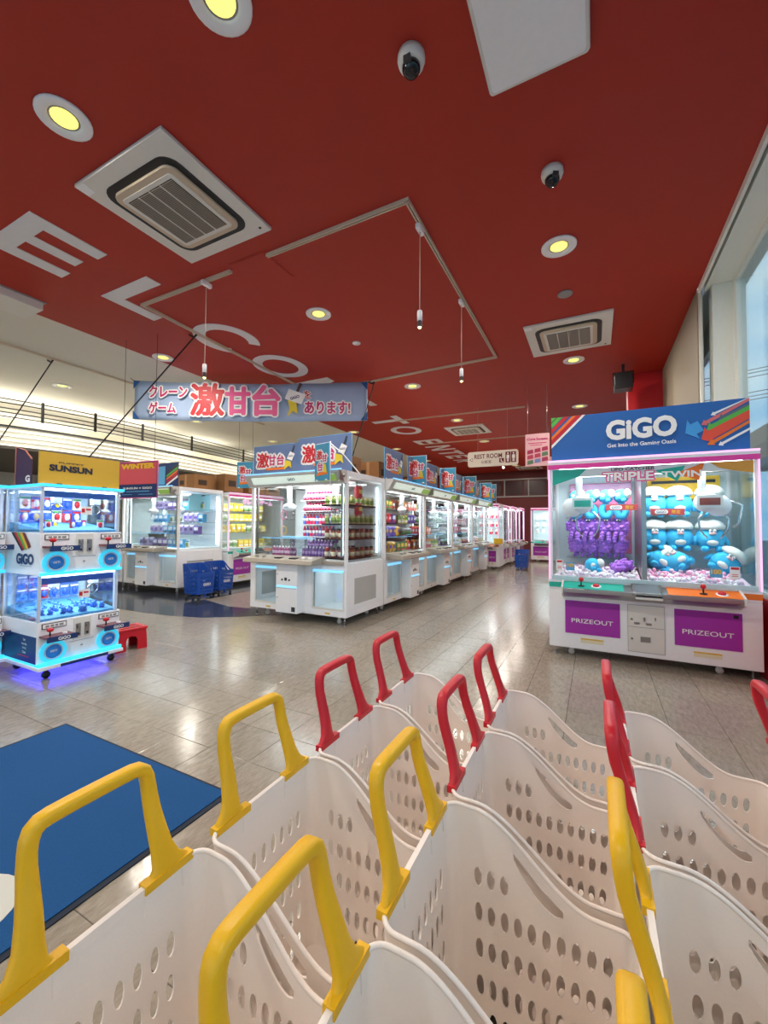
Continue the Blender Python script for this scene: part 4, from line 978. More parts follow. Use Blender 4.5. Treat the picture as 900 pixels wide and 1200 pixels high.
# plush toys
fluffb = mat('blue_plush', rgb(60, 178, 222), .95, noise=.12, nscale=60, bump=.5); fluffw = mat('white_plush', rgb(218, 220, 212), .95, noise=.04, nscale=60, bump=.5)
fluffp = mat('purple_plush', rgb(170, 105, 215), .95, noise=.3, nscale=70, bump=.6); facep = mat('plush_muzzle', rgb(240, 190, 190), .8); eyem = mat('plush_eye', rgb(20, 20, 40), .3)
def blue_toy():
    t = thing('blue_plush_toy', '', 'plush toy'); 
    part('body', MB().lathe([(.04, 0), (.095, .015), (.118, .06), (.12, .10), (.11, .14), (.09, .17), (.05, .19)], 18).ball((0, 0, .08), (.12, .08, .085), 14, 8), fluffb, t)
    part('cap', MB().lathe([(.03, -.015), (.115, -.015), (.125, .01), (.105, .045), (.07, .07), (.03, .082)], 18, M=T(0, 0, .185)), fluffw, t)
    part('belly', MB().ball((0, -.095, .055), (.05, .03, .032), 14, 8), fluffw, t)
    part('muzzle', MB().ball((0, -.112, .135), (.032, .018, .013), 12, 8), facep, t)
    e = part('eyes', MB().ball((-.016, -.115, .157), .014, 10, 6).ball((.016, -.115, .157), .014, 10, 6), whitep, t); part('pupil', MB().ball((-.013, -.128, .158), .005, 6, 5).ball((.013, -.128, .158), .005, 6, 5), eyem, e)
    for s in (-1, 1):
        part('arm', MB().ball((0, 0, 0), (.026, .03, .055), 10, 8, M=T(s * .12, -.01, .07, ry=-s * .45)), fluffb, t)
        part('foot', MB().ball((s * .055, -.075, -.005), (.035, .045, .028), 10, 8), fluffb, t)
    return t
bt = blue_toy()
first = True
cells = [(c, r) for r in range(2) for c in range(3)]
cx_ = [.12 + .01, .345, .60]
for c, r in cells:
    o = bt if first else copy_tree(bt); first = False
    o.location = (.41 + cx_[c], 5.12, 1.405 + .03 if r == 0 else 1.065 + .03); o.scale = (1.0, 1, 1.08)
    o['label'] = 'blue plush toy with fluffy white cap, %s of the %s shelf in the twin machine' % (['left', 'middle', 'right'][c], ['upper', 'middle'][r]); o['group'] = 'blue plush toys in the twin machine'
for k, (x, y, z, rx, ry, rz) in enumerate(((.13, .46, .885, -.3, .7, .2), (.37, .42, .89, -.9, -.5, .6), (.63, .46, .885, -.3, .7, -.3))):
    o = copy_tree(bt); o.location = (.41 + x, 4.567 + y, z); o.rotation_euler = (rx, ry, rz); o.scale = (1, 1, 1)
    o['label'] = 'blue plush toy tumbled on the balls in the twin machine, %s' % ['left one', 'middle one lying forward', 'right one', 'back left one', 'back right one'][k]; o['group'] = 'blue plush toys in the twin machine'
def rolled():
    t = thing('rolled_blue_plush', '', 'plush toy')
    part('body', MB().tube([(.055 * cos(a) * .7, -.03 + .01 * sin(a), .06 + .06 * sin(a)) for a in [2 * pi * i / 14 for i in range(14)]], .034, 10, closed=True), fluffb, t)
    return t
def lying():
    t = thing('blue_plush_toy', '', 'plush toy')
    part('body', MB().ball((0, 0, .075), (.075, .09, .075), 14, 9), fluffb, t); part('cap', MB().ball((.055, -.05, .10), (.038, .05, .05), 12, 8, M=T(ry=.0)), fluffw, t)
    part('foot', MB().ball((-.03, -.085, .05), (.026, .03, .026), 10, 6).ball((.02, -.09, .03), (.026, .03, .026), 10, 6), fluffb, t); part('patch', MB().ball((-.03, -.08, .085), (.022, .02, .022), 8, 6), fluffw, t); return t
a = rolled(); b = lying()
for k in range(4):
    o = b if k == 0 else copy_tree(b); o.location = (.41 - .60 + k * .145, 5.05, 1.55); o['label'] = 'blue plush lying on the upper left shelf of the twin machine, %s' % ['first from left', 'second from left', 'third from left', 'fourth from left'][k]; o['group'] = 'blue plush on the upper left shelf'
    o = a if k == 0 else copy_tree(a); o.location = (.41 - .60 + k * .145, 5.04, 1.405); o['label'] = 'curled blue plush just above the purple toys, %s' % ['first from left', 'second from left', 'third from left', 'fourth from left'][k]; o['group'] = 'curled blue plush in the twin machine'
part('shelf', B(-.70, -.10, .42, .80, 1.39, 1.40), clearp, GM)
def purple_toy():
    t = thing('purple_plush_toy', '', 'plush toy')
    rnd = random.Random(3); mb = MB().ball((0, 0, .10), (.066, .06, .105), 14, 10)
    for i in range(46):
        a_ = rnd.random() * 2 * pi; zz = rnd.uniform(.01, .20); rr_ = .062 * math.sqrt(max(.05, 1 - ((zz - .1) / .11) ** 2)); mb.ball((rr_ * cos(a_), rr_ * sin(a_) * .9, zz), rnd.uniform(.014, .022), 7, 5)
    part('body', mb, fluffp, t); part('eyes', MB().ball((0, -.066, .165), (.026, .012, .012), 10, 6), eyem, t); part('eye_white', MB().ball((-.012, -.074, .168), .006, 6, 5).ball((.012, -.074, .168), .006, 6, 5), whitep, t)
    fm = MB()
    for s in (-1, 1):
        for i in range(7): fm.ball((s * .032 + rnd.uniform(-.012, .012), -.05 + rnd.uniform(-.02, .01), -.05 + i * .013), rnd.uniform(.016, .023), 7, 5)
        for i in range(5): fm.ball((s * .068, -.03 - i * .004, .07 + i * .016), .018, 7, 5)
    part('limbs', fm, fluffp, t); return t
pt = purple_toy()
for k in range(4):
    o = pt if k == 0 else copy_tree(pt); o.location = (.41 - .61 + k * .145, 5.05, 1.20); o.rotation_euler.z = random.uniform(-.3, .3); o.scale = (1.1, 1.1, 1.0); o['label'] = 'furry purple plush sitting on the left shelf of the twin machine, %s' % ['first from left', 'second from left', 'third from left', 'fourth from left'][k]; o['group'] = 'purple plush in the twin machine'
    o = copy_tree(pt); o.location = (.41 - .61 + k * .145, 5.07, 1.02); o.scale = (1.1, 1.1, .8); o.rotation_euler.z = 2.6 + k * .3; o['label'] = 'furry purple plush packed under the purple row, %s' % ['first from left', 'second from left', 'third from left', 'fourth from left'][k]; o['group'] = 'purple plush lower row in the twin machine'
part('shelf', B(-.70, -.10, .42, .80, .955, .965), clearp, GM)
o = copy_tree(pt); o.location = (.41 - .27, 4.86, .86); o.rotation_euler = (1.2, .4, 1.2); o['label'] = 'furry purple plush lying on the balls at the front'; o['group'] = 'plush on the balls'
o = copy_tree(b); o.location = (.41 - .44, 4.86, .82); o.rotation_euler = (0, 0, .4); o['label'] = 'round blue plush lying on the balls at the front left'; o['group'] = 'plush on the balls'
# play balls
balls = [MB().ball((0, 0, 0), .019, 10, 7).mesh('play_ball', mat(n, rgb(*c), .35)) for n, c in (('ball_white', (240, 235, 240)), ('ball_pink', (240, 165, 195)), ('ball_pale', (225, 205, 225)))]
rnd = random.Random(11); n = 0
for x0, x1, side in ((-.72, -.05, 'left'), (.05, .75, 'right')):
    for i in range(19):
        for j in range(8):
            x = x0 + (x1 - x0) * (i + .5 * (j % 2)) / 19; y = .06 + j * .040 + rnd.uniform(-.004, .004); z = .775 + .019 + rnd.choice((0, 0, .022, .03)) + max(0, j - 2) * .010
            q = rnd.choice((0, 0, 2) if (side == 'left' or j < 2) else (1, 1, 2, 0)); 
            if n >= 300: continue
            o = link('play_ball', balls[q], None, (.41 + x, 4.567 + y, z)); n += 1
            tag(o, '%s play ball in the %s half of the twin machine' % (['white', 'pink', 'pale lilac'][q], side), 'ball', '%s play balls, %s half' % (['white', 'pink', 'pale lilac'][q], side))
bed = MB()
for s_, (x0, x1) in enumerate(((-.76, -.03), (.03, .79))): bed.prismx([(.03, .776), (.03, .785), (.30, .83), (.84, .86), (.84, .776)], x0, x1)
for k in range(420):
    x = rnd.uniform(-.76, .79); y = rnd.uniform(.34, .82); 
    if abs(x) < .04: continue
    bed.ball((x, y, .80 + .06 * min(1, (y - .03) / .4)), .019, 6, 4)
o = part('ball_bed', bed, mat('ball_bed_pale', rgb(235, 205, 222), .45), GM); o['kind'] = 'stuff'
# sign on the twin machine
sg = thing('sign_board', 'blue shop sign standing on top of the right crane machine', 'sign', (.40, 4.60, 1.976))
SW, SH = .80, .455
part('board', B(-SW, SW, 0, .03, 0, SH), signblue, sg, bev=.002)
# left stripes
for k, (c, a) in enumerate(((greenp, 0), (mat('dark_green_print', rgb(60, 90, 60), .5), .045), (greenp, .06), (redp, .12), (orangep, .20), (redp, .235), (whitep, .29))):
    x0 = -SW; w = .03 if c in (whitep,) else .05
    z1 = SH - a; 
    pts = [(x0, z1 - .0), (x0, max(0, z1 - w)), (x0 + (SH - max(0, z1 - w)) * 1.0, SH), (x0 + (SH - z1) * 1.0, SH)]
    if a == 0: pts = [(x0, SH), (x0, SH - .05), (x0 + .05, SH)]
    part('stripe', MB().prism(pts, -.0025 - k * .0003, 0), c, sg)
# right arrows pointing left and down
def arrow(x, z, L, w, c, k, head=.05):
    an = radians(27); d = Vector((cos(an), sin(an))); nn = Vector((-d.y, d.x)); p = Vector((x, z))
    tip = p; a0 = p + d * head; e = p + d * L
    pts = [tip, a0 - nn * w * 1.0, a0 - nn * w * .5, e - nn * w * .5, e + nn * w * .5, a0 + nn * w * .5, a0 + nn * w * 1.0]
    # clip to the board
    pts = [(min(q.x, SW - .001), min(max(q.y, .002), SH - .001)) for q in pts]
    part('arrow', MB().prism(pts, -.0025 - k * .0005, 0), c, sg)
arrow(.53, .33, .3, .020, whitep, 1, .03); arrow(.46, .25, .42, .03, mat('coral', rgb(220, 110, 110), .5), 2, .04); arrow(.58, .27, .26, .05, mat('slate', rgb(90, 105, 125), .5), 3, .05)
arrow(.50, .20, .36, .055, greenp, 4); arrow(.34, .185, .13, .10, mat('azure', rgb(70, 160, 225), .5), 5, .07)
arrow(.46, .12, .42, .085, mat('vermilion', rgb(235, 80, 55), .5), 6, .07); arrow(.50, .065, .4, .03, orangep, 7, .05); arrow(.58, .055, .28, .022, whitep, 8, .03)
text('GiGO', whitep, sg, (-.01, -.012, .27), w=.58, h=.20, bold=.045); text('Get Into the Gaming Oasis', whitep, sg, (-.01, -.012, .115), w=.56, h=.05, bold=.02)

# other pink machines
pm1 = pink_machine('pink-topped crane machine with yellow prizes in the left background', (-6.80, 6.98, 0), pi / 2, W_=1.66, D_=.95)
text('クレーンゲーム', pinkled, pm1, (0, -.006, 1.80), w=.9, bold=.03)
stock(pm1, None, [('box', ((235, 205, 50), (200, 160, 30), WH)), ('bag', ((240, 210, 60), WH, YL)), ('tub', ((235, 235, 225), (120, 160, 100), WH)), ('box', ((240, 200, 40), (255, 235, 120), WH))], 10, zs=(1.60, 1.38, 1.12, .80), where='left background pink machine')
far = []
for i, (loc, rz, w, lb) in enumerate((((-2.98, 12.45, 0), 0, .84, 'pink-lit machine right after the white row, facing the camera'), ((-2.62, 13.95, 0), pi / 2, 1.0, 'pink-lit machine along the aisle, nearest of three'), ((-2.55, 15.0, 0), pi / 2, 1.0, 'pink-lit machine along the aisle, middle of three'),
        ((-2.45, 16.05, 0), pi / 2, 1.0, 'pink-lit machine along the aisle, farthest of three'), ((-1.40, 16.0, 0), 0, 1.45, 'pink-lit machine at the far end with white balls'), ((.10, 16.0, 0), 0, 1.45, 'pink-lit machine at the far end beside the twin machine'))):
    m = pink_machine(lb, loc, rz, W_=w, D_=.75); far.append(m)
    pk = [[('plush_small', ((200, 60, 60), WH, PK))], [('box', ((210, 210, 225), PK, WH))], [('bag', ((225, 205, 215), PK, WH))], [('box', ((200, 220, 215), PU, WH))], [('plush_small', (WH, WH, (240, 235, 200)))], [('plush_small', ((240, 220, 235), WH, WH))]][i]
    stock(m, None, pk, 4 if w < 1.2 else 6, zs=(1.55, 1.28, 1.04), where=['facing pink machine', 'nearest aisle pink machine', 'middle aisle pink machine', 'farthest aisle pink machine', 'far end machine with white balls', 'far end machine beside twin machine'][i], xr=(-w / 2 + .16, w / 2 - .16), yb=.70)
fb = thing('yellow_bin', 'small yellow tub on the console behind the far blue basket', 'bin', (-2.55, 12.32, .77)); part('body', MB().box(-.12, .12, -.05, .10, 0, .16), yellowp, fb, bev=.01); part('lip', B(-.13, .13, -.06, .11, .15, .165), yellowp, fb)

# ------------------------------------------------------------------ cyan two-tier machines
def ring_mesh(x, z, ro, ri, y0, y1, sx=1.0, n=28):
    mb = MB(); vs = []; fs = []
    for i in range(n):
        a = 2 * pi * i / n
        for r, y in ((ro, y0), (ri, y0), (ri, y1), (ro, y1)): vs.append((x + r * sx * cos(a), y, z + r * sin(a)))
    for i in range(n):
        for k in range(4): fs.append((i * 4 + k, i * 4 + (k + 1) % 4, ((i + 1) % n) * 4 + (k + 1) % 4, ((i + 1) % n) * 4 + k))
    return mb.add(vs, fs)
CMW, CMD = .66, .62
buttonblue = mat('screen_blue', rgb(40, 120, 200), .25, emit=.2); cyanring = mat('cyan_ring', rgb(60, 200, 235), .4, emit=.6); palering = mat('pale_ring', rgb(190, 215, 230), .3)
def cyan_machine(label, loc, rz):
    t = thing('small_crane_machine', label, 'crane machine', loc, rz, 'small cyan crane machines'); h = CMW / 2
    part('base_plate', MB().box(-h - .01, h + .01, -.06, CMD, .085, .115), white, t, bev=.005)
    part('base_light', MB().box(-h, h, -.045, -.02, .115, .145).box(-h - .004, -h + .01, -.04, CMD, .115, .135), cyanled, t)
    part('underglow', MB().box(-h + .06, h - .06, .02, CMD - .06, .078, .085), blueled, t)
    part('name_strip', B(-.18, .20, -.064, -.058, .088, .112), navy, t)
    for z0, k in ((.115, 0), (.86, 1)):
        s = part('lower_cabinet' if k == 0 else 'upper_cabinet', MB().box(-h, h, 0, CMD, z0, z0 + .36), white, t, bev=.005)
        if k == 0:
            part('navy_side', B(-h - .002, -h, .01, CMD - .01, z0 + .02, z0 + .24), navy, s)
            for q, w_ in enumerate(('Get', 'Into the', 'Gaming', 'Oasis')): text(w_, whitep, s, (-h - .004, .20 - .0, z0 + .205 - q * .035), h=.020, bold=.01, rot=(pi / 2, 0, -pi / 2))
            part('red_line', B(-h - .004, -h - .002, .12, .30, z0 + .065, z0 + .070), redp, s)
        else:
            for q, c_ in enumerate((darkg, redp, greenp, yellowp, mat('maroon', rgb(110, 25, 35), .5))):
                part('stripe', MB().add([(-h - .003 - q * .0003, .40 - q * .05 + .10, z0 + .36), (-h - .003 - q * .0003, .40 - q * .05 + .05, z0 + .36), (-h - .003 - q * .0003, .26 - q * .03, z0 + .22 + q * .006), (-h - .003 - q * .0003, .30 - q * .03, z0 + .20 + q * .006)], [(0, 1, 2, 3), (3, 2, 1, 0)]), c_, s)
            text('GiGO', navy, s, (-h - .004, .24, z0 + .135), w=.30, bold=.05, rot=(pi / 2, 0, -pi / 2)); part('logo_line', B(-h - .004, -h - .002, .13, .33, z0 + .075, z0 + .078), grey, s)
            part('front_light', MB().box(-h, h, -.02, 0, z0 - .0, z0 + .025), cyanled, s)
        for x in (-.215, .225):
            r = part('screen_ring', ring_mesh(x, z0 + .105, .095, .066, -.014, 0, 1.05), cyanring, s)
            part('ring_inner', ring_mesh(x, z0 + .105, .066, .055, -.018, 0, 1.05), palering, r); part('round_screen', MB().lathe([(.056, 0), (.056, .010), (.01, .012)], 22, M=T(x, -.004, z0 + .105, rx=pi / 2)), buttonblue, r)
            text('GET!', whitep, r, (x, -.019, z0 + .11), w=.05, bold=.03)
            dk = part('control_ledge', MB().box(x - .10, x + .11, -.13, 0, z0 + .235, z0 + .25), mat('ledge_maroon', rgb(120, 50, 60), .3), s)
            part('ledge_front', B(x - .10, x + .12, -.137, -.125, z0 + .21, z0 + .253), navy, dk); text('GiGO', whitep, dk, (x + .02, -.139, z0 + .232), w=.09, bold=.03)
            part('joystick', MB().cyl((x - .05, -.06, z0 + .25), (x - .05, -.06, z0 + .285), .006, 8), black, dk); part('knob', MB().ball((x - .05, -.06, z0 + .30), (.026, .026, .018), 12, 8), redpl, dk)
            part('button', MB().cyl((x + .055, -.07, z0 + .25), (x + .055, -.07, z0 + .262), .018, 12), white, dk)
            pf = part('name_plate', B(x - .085, x + .095, -.006, 0, z0 + .30, z0 + .345), darkg, s); part('plate_face', B(x - .079, x + .089, -.008, -.005, z0 + .306, z0 + .339), whitep, pf); part('plate_marks', MB().box(x - .06, x - .035, -.0095, -.008, z0 + .313, z0 + .332).box(x - .025, x + .0, -.0095, -.008, z0 + .313, z0 + .332).box(x + .01, x + .03, -.0095, -.008, z0 + .313, z0 + .332).box(x + .04, x + .07, -.0095, -.008, z0 + .313, z0 + .332), grey, pf)
        cd = part('coin_panel', B(-.065, .075, -.006, 0, z0 + .165, z0 + .35), offwhite, s)
        for x in (-.03, .04): part('coin_chute', MB().box(x - .018, x + .018, -.016, -.006, z0 + .19, z0 + .30).box(x - .012, x + .012, -.03, -.016, z0 + .26, z0 + .29), steel, cd); part('coin_hole', MB().cyl((x, -.018, z0 + .21), (x, -.014, z0 + .21), .010, 10), black, cd)
        part('door_line', MB().box(-.09, .10, -.003, 0, z0 + .148, z0 + .151).box(-.002, .012, -.008, 0, z0 + .10, z0 + .11), grey, s)
        # glass tier
        g0, g1 = z0 + .36, z0 + .36 + .385
        g1 = min(g1, 1.60)
        cs = part('case', MB().box(-h, -h + .02, 0, .02, g0, g1).box(h - .05, h - .025, 0, .03, g0, g1).box(-h, -h + .02, CMD - .02, CMD, g0, g1).box(h - .02, h, CMD - .02, CMD, g0, g1).box(-h, h, CMD - .02, CMD, g0, g1), mat('case_silver', rgb(200, 210, 225), .25), t)
        part('case_glass', MB().box(-h + .02, h - .05, .004, .008, g0, g1).box(-h + .004, -h + .008, .02, CMD - .02, g0, g1).box(h - .008, h - .004, .03, CMD - .02, g0, g1), glass, cs)
        part('case_back', B(-h + .02, h - .02, CMD - .03, CMD - .02, g0, g1), mat('back_blue', rgb(188, 212, 232), .3), cs)
        part('blue_valance', B(-h + .02, h - .06, .012, .02, g1 - .075, g1 - .02), mat('valance_blue', rgb(50, 100, 190), .4), cs)
        part('light_tube', MB().box(-h + .03, h - .03, .03, .05, g1 - .02, g1), whiteled, cs)
        area(cs, (0, .25, g1 - .012), .5, .2, 5, (.85, .93, 1))
        part('gravel_bed', MB().prismx([(.02, g0), (.02, g0 + .02), (CMD - .03, g0 + .09), (CMD - .03, g0)], -h + .02, h - .03), mat('blue_bed', rgb(80, 150, 200), .6, noise=.3, nscale=40, bump=1), cs)
        ar = MB()
        for x in (-.15, .17): ar.box(x - .03, x + .03, .13, .19, g1 - .12, g1 - .06).cyl((x, .16, g1 - .06), (x, .16, g1), .01, 8)
        part('claw_head', ar, white, cs); cl = MB()
        for x in (-.15, .17):
            for s_ in (-1, 1): cl.tube([(x, .16, g1 - .12), (x + s_ * .045, .16, g1 - .15), (x + s_ * .04, .16, g1 - .19), (x + s_ * .012, .16, g1 - .215)], .005, 6)
        part('claw', cl, chrome, cs)
        part('price_card', MB().box(-.03, .06, .0, .003, g0 + .16, g0 + .235), whitep, cs); part('card_print', MB().box(-.025, .0, -.002, 0, g0 + .18, g0 + .215).box(.01, .05, -.002, 0, g0 + .2, g0 + .215), redp, cs)
    part('roof', MB().box(-h, h, -.01, CMD, 1.60, 1.635), white, t, bev=.004)
    part('top_light', MB().box(-h - .005, h + .005, -.022, -.008, 1.612, 1.635).box(-h - .006, -h, -.02, CMD, 1.612, 1.635), cyanled, t)
    for x in (-h + .08, h - .06):
        for y in (.02, CMD - .1): link('caster', castb, t, (x, y, 0))
    return t
cA = cyan_machine('two-tier small crane machine with cyan lights and yellow sign on top', (-4.10, 2.07, 0), pi / 2)
cB = copy_tree(cA); cB.location = (-4.68, 1.40, 0); cB['label'] = 'two-tier small crane machine cut off by the left picture edge'
def cstock(m, nm_, w):
    M = (tuple(m.location), m.rotation_euler.z); rnd = random.Random(5)
    sets = [((45, 90, 210), WH, RD), (WH, RD, (60, 150, 70)), ((50, 80, 200), (240, 200, 40), WH), ((210, 60, 70), WH, BL_), ((60, 100, 215), (60, 100, 215), WH)]
    for k in range(6):
        for r in range(2):
            c = sets[(k * 2 + r) % 5]; item('toy_pack', 'figure_pack', c, M, (-.22 + k * .085, .56, 1.31 + r * .125), '%s toy pack hung %s in the upper tier, %s' % (cname(c[0]), 'low' if r == 0 else 'high', w), 'toy', '%s toy packs upper tier, %s, %s row' % (cname(c[0]), w, r), sc=.95)
    for k in range(7):
        c = sets[k % 5]; item('toy_pack', 'figure_pack', c, M, (-.25 + k * .08, .18 + (k % 3) * .07, 1.24 + .01), '%s toy pack standing in the upper tier, %s' % (cname(c[0]), w), 'toy', '%s toy packs on the upper bed, %s' % (cname(c[0]), w), rz=rnd.uniform(-.5, .5), sc=.7)
    for k in range(40):
        item('blue_toy', 'plush_small', ((55, 110, 205), (80, 140, 220), (40, 80, 170)), M, (rnd.uniform(-.27, .25), rnd.uniform(.06, .50), .475 + .03), 'small blue toy in the lower tier, %s' % w, 'toy', 'small blue toys in the lower tier, %s' % w, rz=rnd.uniform(-2, 2), sc=rnd.uniform(.4, .55))
    for r in range(2):
        for k in range(6): item('toy_pack', 'figure_pack', (((190, 50, 60) if (k == 2) else (70, 120, 210)), (60, 100, 200), WH), M, (-.22 + k * .085, .56, .59 + r * .12), '%s toy pack in the lower tier, %s, %s row' % ('red' if k == 2 else 'blue', w, 'upper' if r else 'lower'), 'toy', '%s toy packs lower tier, %s, %s row' % ('red' if k == 2 else 'blue', w, r), sc=.9)
cstock(cA, None, 'cyan machine with yellow sign'); cstock(cB, None, 'edge cyan machine')
# yellow sign on it
ys = thing('sign_board', 'yellow board with dark lettering on top of the small cyan machine', 'sign', (-4.16, 2.07, 1.636), pi / 2)
part('board', B(-.33, .325, -.006, .012, 0, .275), mat('sign_yellow', rgb(208, 165, 48), .5), ys)
text('PUPPET', darkg, ys, (-.09, -.009, .195), w=.20, h=.013, bold=.02); text('SUNSUN', mat('ink', rgb(35, 38, 50), .5), ys, (-.09, -.010, .145), w=.34, h=.058, bold=.05)
part('stand', MB().box(-.2, -.17, -.03, .05, 0, .01).box(.17, .2, -.03, .05, 0, .01), black, ys)
ps = thing('sign_board', 'narrow dark folded card sign at the corner of the cyan machine roof', 'sign', (-4.42, 1.74, 1.636), .2)
part('card', MB().prism([(-.09, 0), (.10, 0), (.10, .22), (.02, .30), (-.09, .33)], -.004, .004), mat('poster_dark', rgb(70, 50, 85), .5), ps); part('card_edge', MB().tube([(-.09, -.005, 0), (-.09, -.005, .33), (.02, -.005, .30), (.10, -.005, .22)], .006, 6), mat('salmon', rgb(225, 140, 120), .5), ps)
text('G', whitep, ps, (.06, -.007, .05), h=.06, bold=.05)
bs = thing('prize_tray', 'low navy box with dark red packets on the roof of the edge machine', 'box', (-4.79, 1.37, 1.636), pi / 2)
part('tray', MB().box(-.28, .28, -.02, .2, 0, .09), mat('tray_blue', rgb(70, 110, 160), .5), bs); text('GiGO', whitep, bs, (0, -.023, .045), w=.12, bold=.03)
for k in range(5): part('packet', MB().ball((-.2 + k * .1, .1, .12), (.06, .05, .035), 8, 6), mat('maroon_pack', rgb(105, 30, 50), .5), bs)
# winter poster
wp = thing('hanging_poster', 'red and blue poster hanging beside the yellow sign', 'poster', (-5.64, 3.5, 1.66), .12)
part('board', B(-.37, .37, 0, .01, 0, .50), navy, wp); part('upper_print', B(-.35, .35, -.003, 0, .19, .485), mat('poster_coral', rgb(215, 80, 90), .5), wp)
text('WINTER', yellowp, wp, (0, -.006, .44), w=.64, h=.075, bold=.06); text('SUNSUN × GiGO', whitep, wp, (0, -.005, .135), w=.55, h=.028, bold=.02)
part('small_print', MB().box(-.22, .22, -.003, 0, .085, .095).box(-.3, -.1, -.003, 0, .045, .052).box(.02, .28, -.003, 0, .045, .052), skyp, wp); part('edge', MB().tube([(-.37, 0, 0), (.37, 0, 0), (.37, 0, .5), (-.37, 0, .5)], .008, 6, closed=True), pinkp, wp)
part('hanger', MB().cyl((-.3, .005, .5), (-.3, .005, CEIL - 1.66), .003, 5).cyl((.3, .005, .5), (.3, .005, CEIL - 1.66), .003, 5), black, wp)
# dark sign with rainbow stripes behind the poster
rs = thing('sign_board', 'navy board with red, green and yellow stripes on the left background machine', 'sign', (-7.18, 5.03, 2.0))
part('board', B(-.28, .28, 0, .02, 0, .46), navy, rs)
for k, c_ in enumerate((whitep, redp, orangep, greenp, darkg)): part('stripe', MB().prism([(-.04, .02 + k * .055), (-.04, .055 + k * .055), (.28, .21 + k * .055), (.28, .17 + k * .055)], -.003, 0), c_, rs)
part('light_panel', B(-.28, -.08, -.004, 0, .05, .40), skyp, rs)
# red stool
st = thing('step_stool', 'red step stool with an arched cut-out beside the cyan machine', 'stool', (-4.36, 2.64, 0), pi / 2 - .15)
def legplate(x):
    o = []; 
    pts = [(-.15, 0), (-.055, 0), (-.055, .10)] + [(-.055 * cos(a), .10 + .045 * sin(a)) for a in [pi * i / 8 for i in range(1, 8)]] + [(.055, .10), (.055, 0), (.15, 0), (.135, .20), (-.135, .20)]
    return pts
lp = legplate(0)
part('front_panel', MB().prism(lp, -.11, -.092), redpl, st); part('rear_panel', MB().prism(lp, .092, .11), redpl, st)
part('side_panel', MB().prismx([(-.092, 0), (.092, 0), (.092, .2), (-.092, .2)], -.145, -.128), redpl, st); part('side_panel', MB().prismx([(-.092, 0), (.092, 0), (.092, .2), (-.092, .2)], .128, .145), redpl, st)
part('seat', MB().box(-.15, .15, -.12, .12, .20, .225), redpl, st, bev=.008); part('grip_ribs', MB().box(-.11, .11, -.08, -.06, .225, .229).box(-.11, .11, -.01, .01, .225, .229).box(-.11, .11, .06, .08, .225, .229), mat('dark_red_rib', rgb(140, 25, 30), .5), st)

# ------------------------------------------------------------------ boards over the white machines
boardb = mat('board_grey_blue', rgb(100, 122, 165), .5)
clawy = mat('claw_icon_yellow', rgb(225, 200, 50), .5)
def promo_print(p, w, h, y, brown=True):
    text('激', redp, p, (-.28 * w, y - .006, .56 * h), w=.27 * w, h=.44 * h, bold=.10, out=whitep, outb=.022 * w / .5); text('甘台', magp, p, (.02 * w, y - .007, .54 * h), w=.34 * w, h=.32 * h, bold=.09, out=whitep, outb=.022 * w / .5)
    part('ribbon', B(-.2 * w, .20 * w, y - .004, y, .24 * h, .31 * h), orangep, p)
    ic = part('claw_icon', MB().prism([(.26 * w, .55 * h), (.37 * w, .48 * h), (.43 * w, .68 * h), (.33 * w, .76 * h)], y - .012, y - .009), whitep, p)
    part('icon_handle', MB().prism([(.36 * w, .74 * h), (.385 * w, .72 * h), (.43 * w, .92 * h), (.405 * w, .94 * h)], y - .012, y - .009), darkg, ic); part('icon_prize', MB().prism([(.22 * w, .52 * h), (.34 * w, .46 * h), (.36 * w, .25 * h), (.30 * w, .33 * h), (.20 * w, .22 * h)], y - .011, y - .008), clawy, ic); text('GiGO', navy, ic, (.345 * w, y - .0125, .62 * h), w=.10 * w, bold=.03)
def board(label, loc, rz, w=.60, h=.47, tall=False):
    t = thing('promotional_board', label, 'sign', loc, rz, 'boards on the white machines')
    part('board', B(-w / 2, w / 2, 0, .012, 0, h), boardb if not tall else mat('flag_blue', rgb(60, 150, 185), .5), t)
    part('edge', MB().tube([(-w / 2, .006, 0), (w / 2, .006, 0), (w / 2, .006, h), (-w / 2, .006, h)], .007, 6, closed=True), skyp, t)
    if not tall: promo_print(t, w, h, 0)
    else:
        text('激', redp, t, (-.16 * w, -.006, .70 * h), w=.42 * w, bold=.09, out=whitep, outb=.02); text('甘', magp, t, (.22 * w, -.008, .60 * h), w=.34 * w, bold=.12, out=whitep, outb=.02); text('台', magp, t, (-.1 * w, -.006, .38 * h), w=.36 * w, bold=.10, out=whitep, outb=.02)
        part('icon_prize', MB().prism([(.1 * w, .22 * h), (.36 * w, .20 * h), (.30 * w, .42 * h), (.16 * w, .46 * h)], -.006, -.002), clawy, t); part('ribbon', MB().prism([(-.38 * w, .13 * h), (.40 * w, .16 * h), (.36 * w, .24 * h), (-.30 * w, .22 * h)], -.004, -.001), orangep, t)
    part('foot', MB().box(-w / 2 + .03, -w / 2 + .06, -.01, .04, -.004, .012).box(w / 2 - .06, w / 2 - .03, -.01, .04, -.004, .012), white, t)
    return t
b1 = board('landscape promotional board on the nearest white machine, left one', (-4.26, 4.72, 2.004), -.0, .87, .49)
b2 = board('landscape promotional board on the nearest white machine, right one', (-3.36, 4.70, 2.004), -.0, .90, .54)
b2b = None
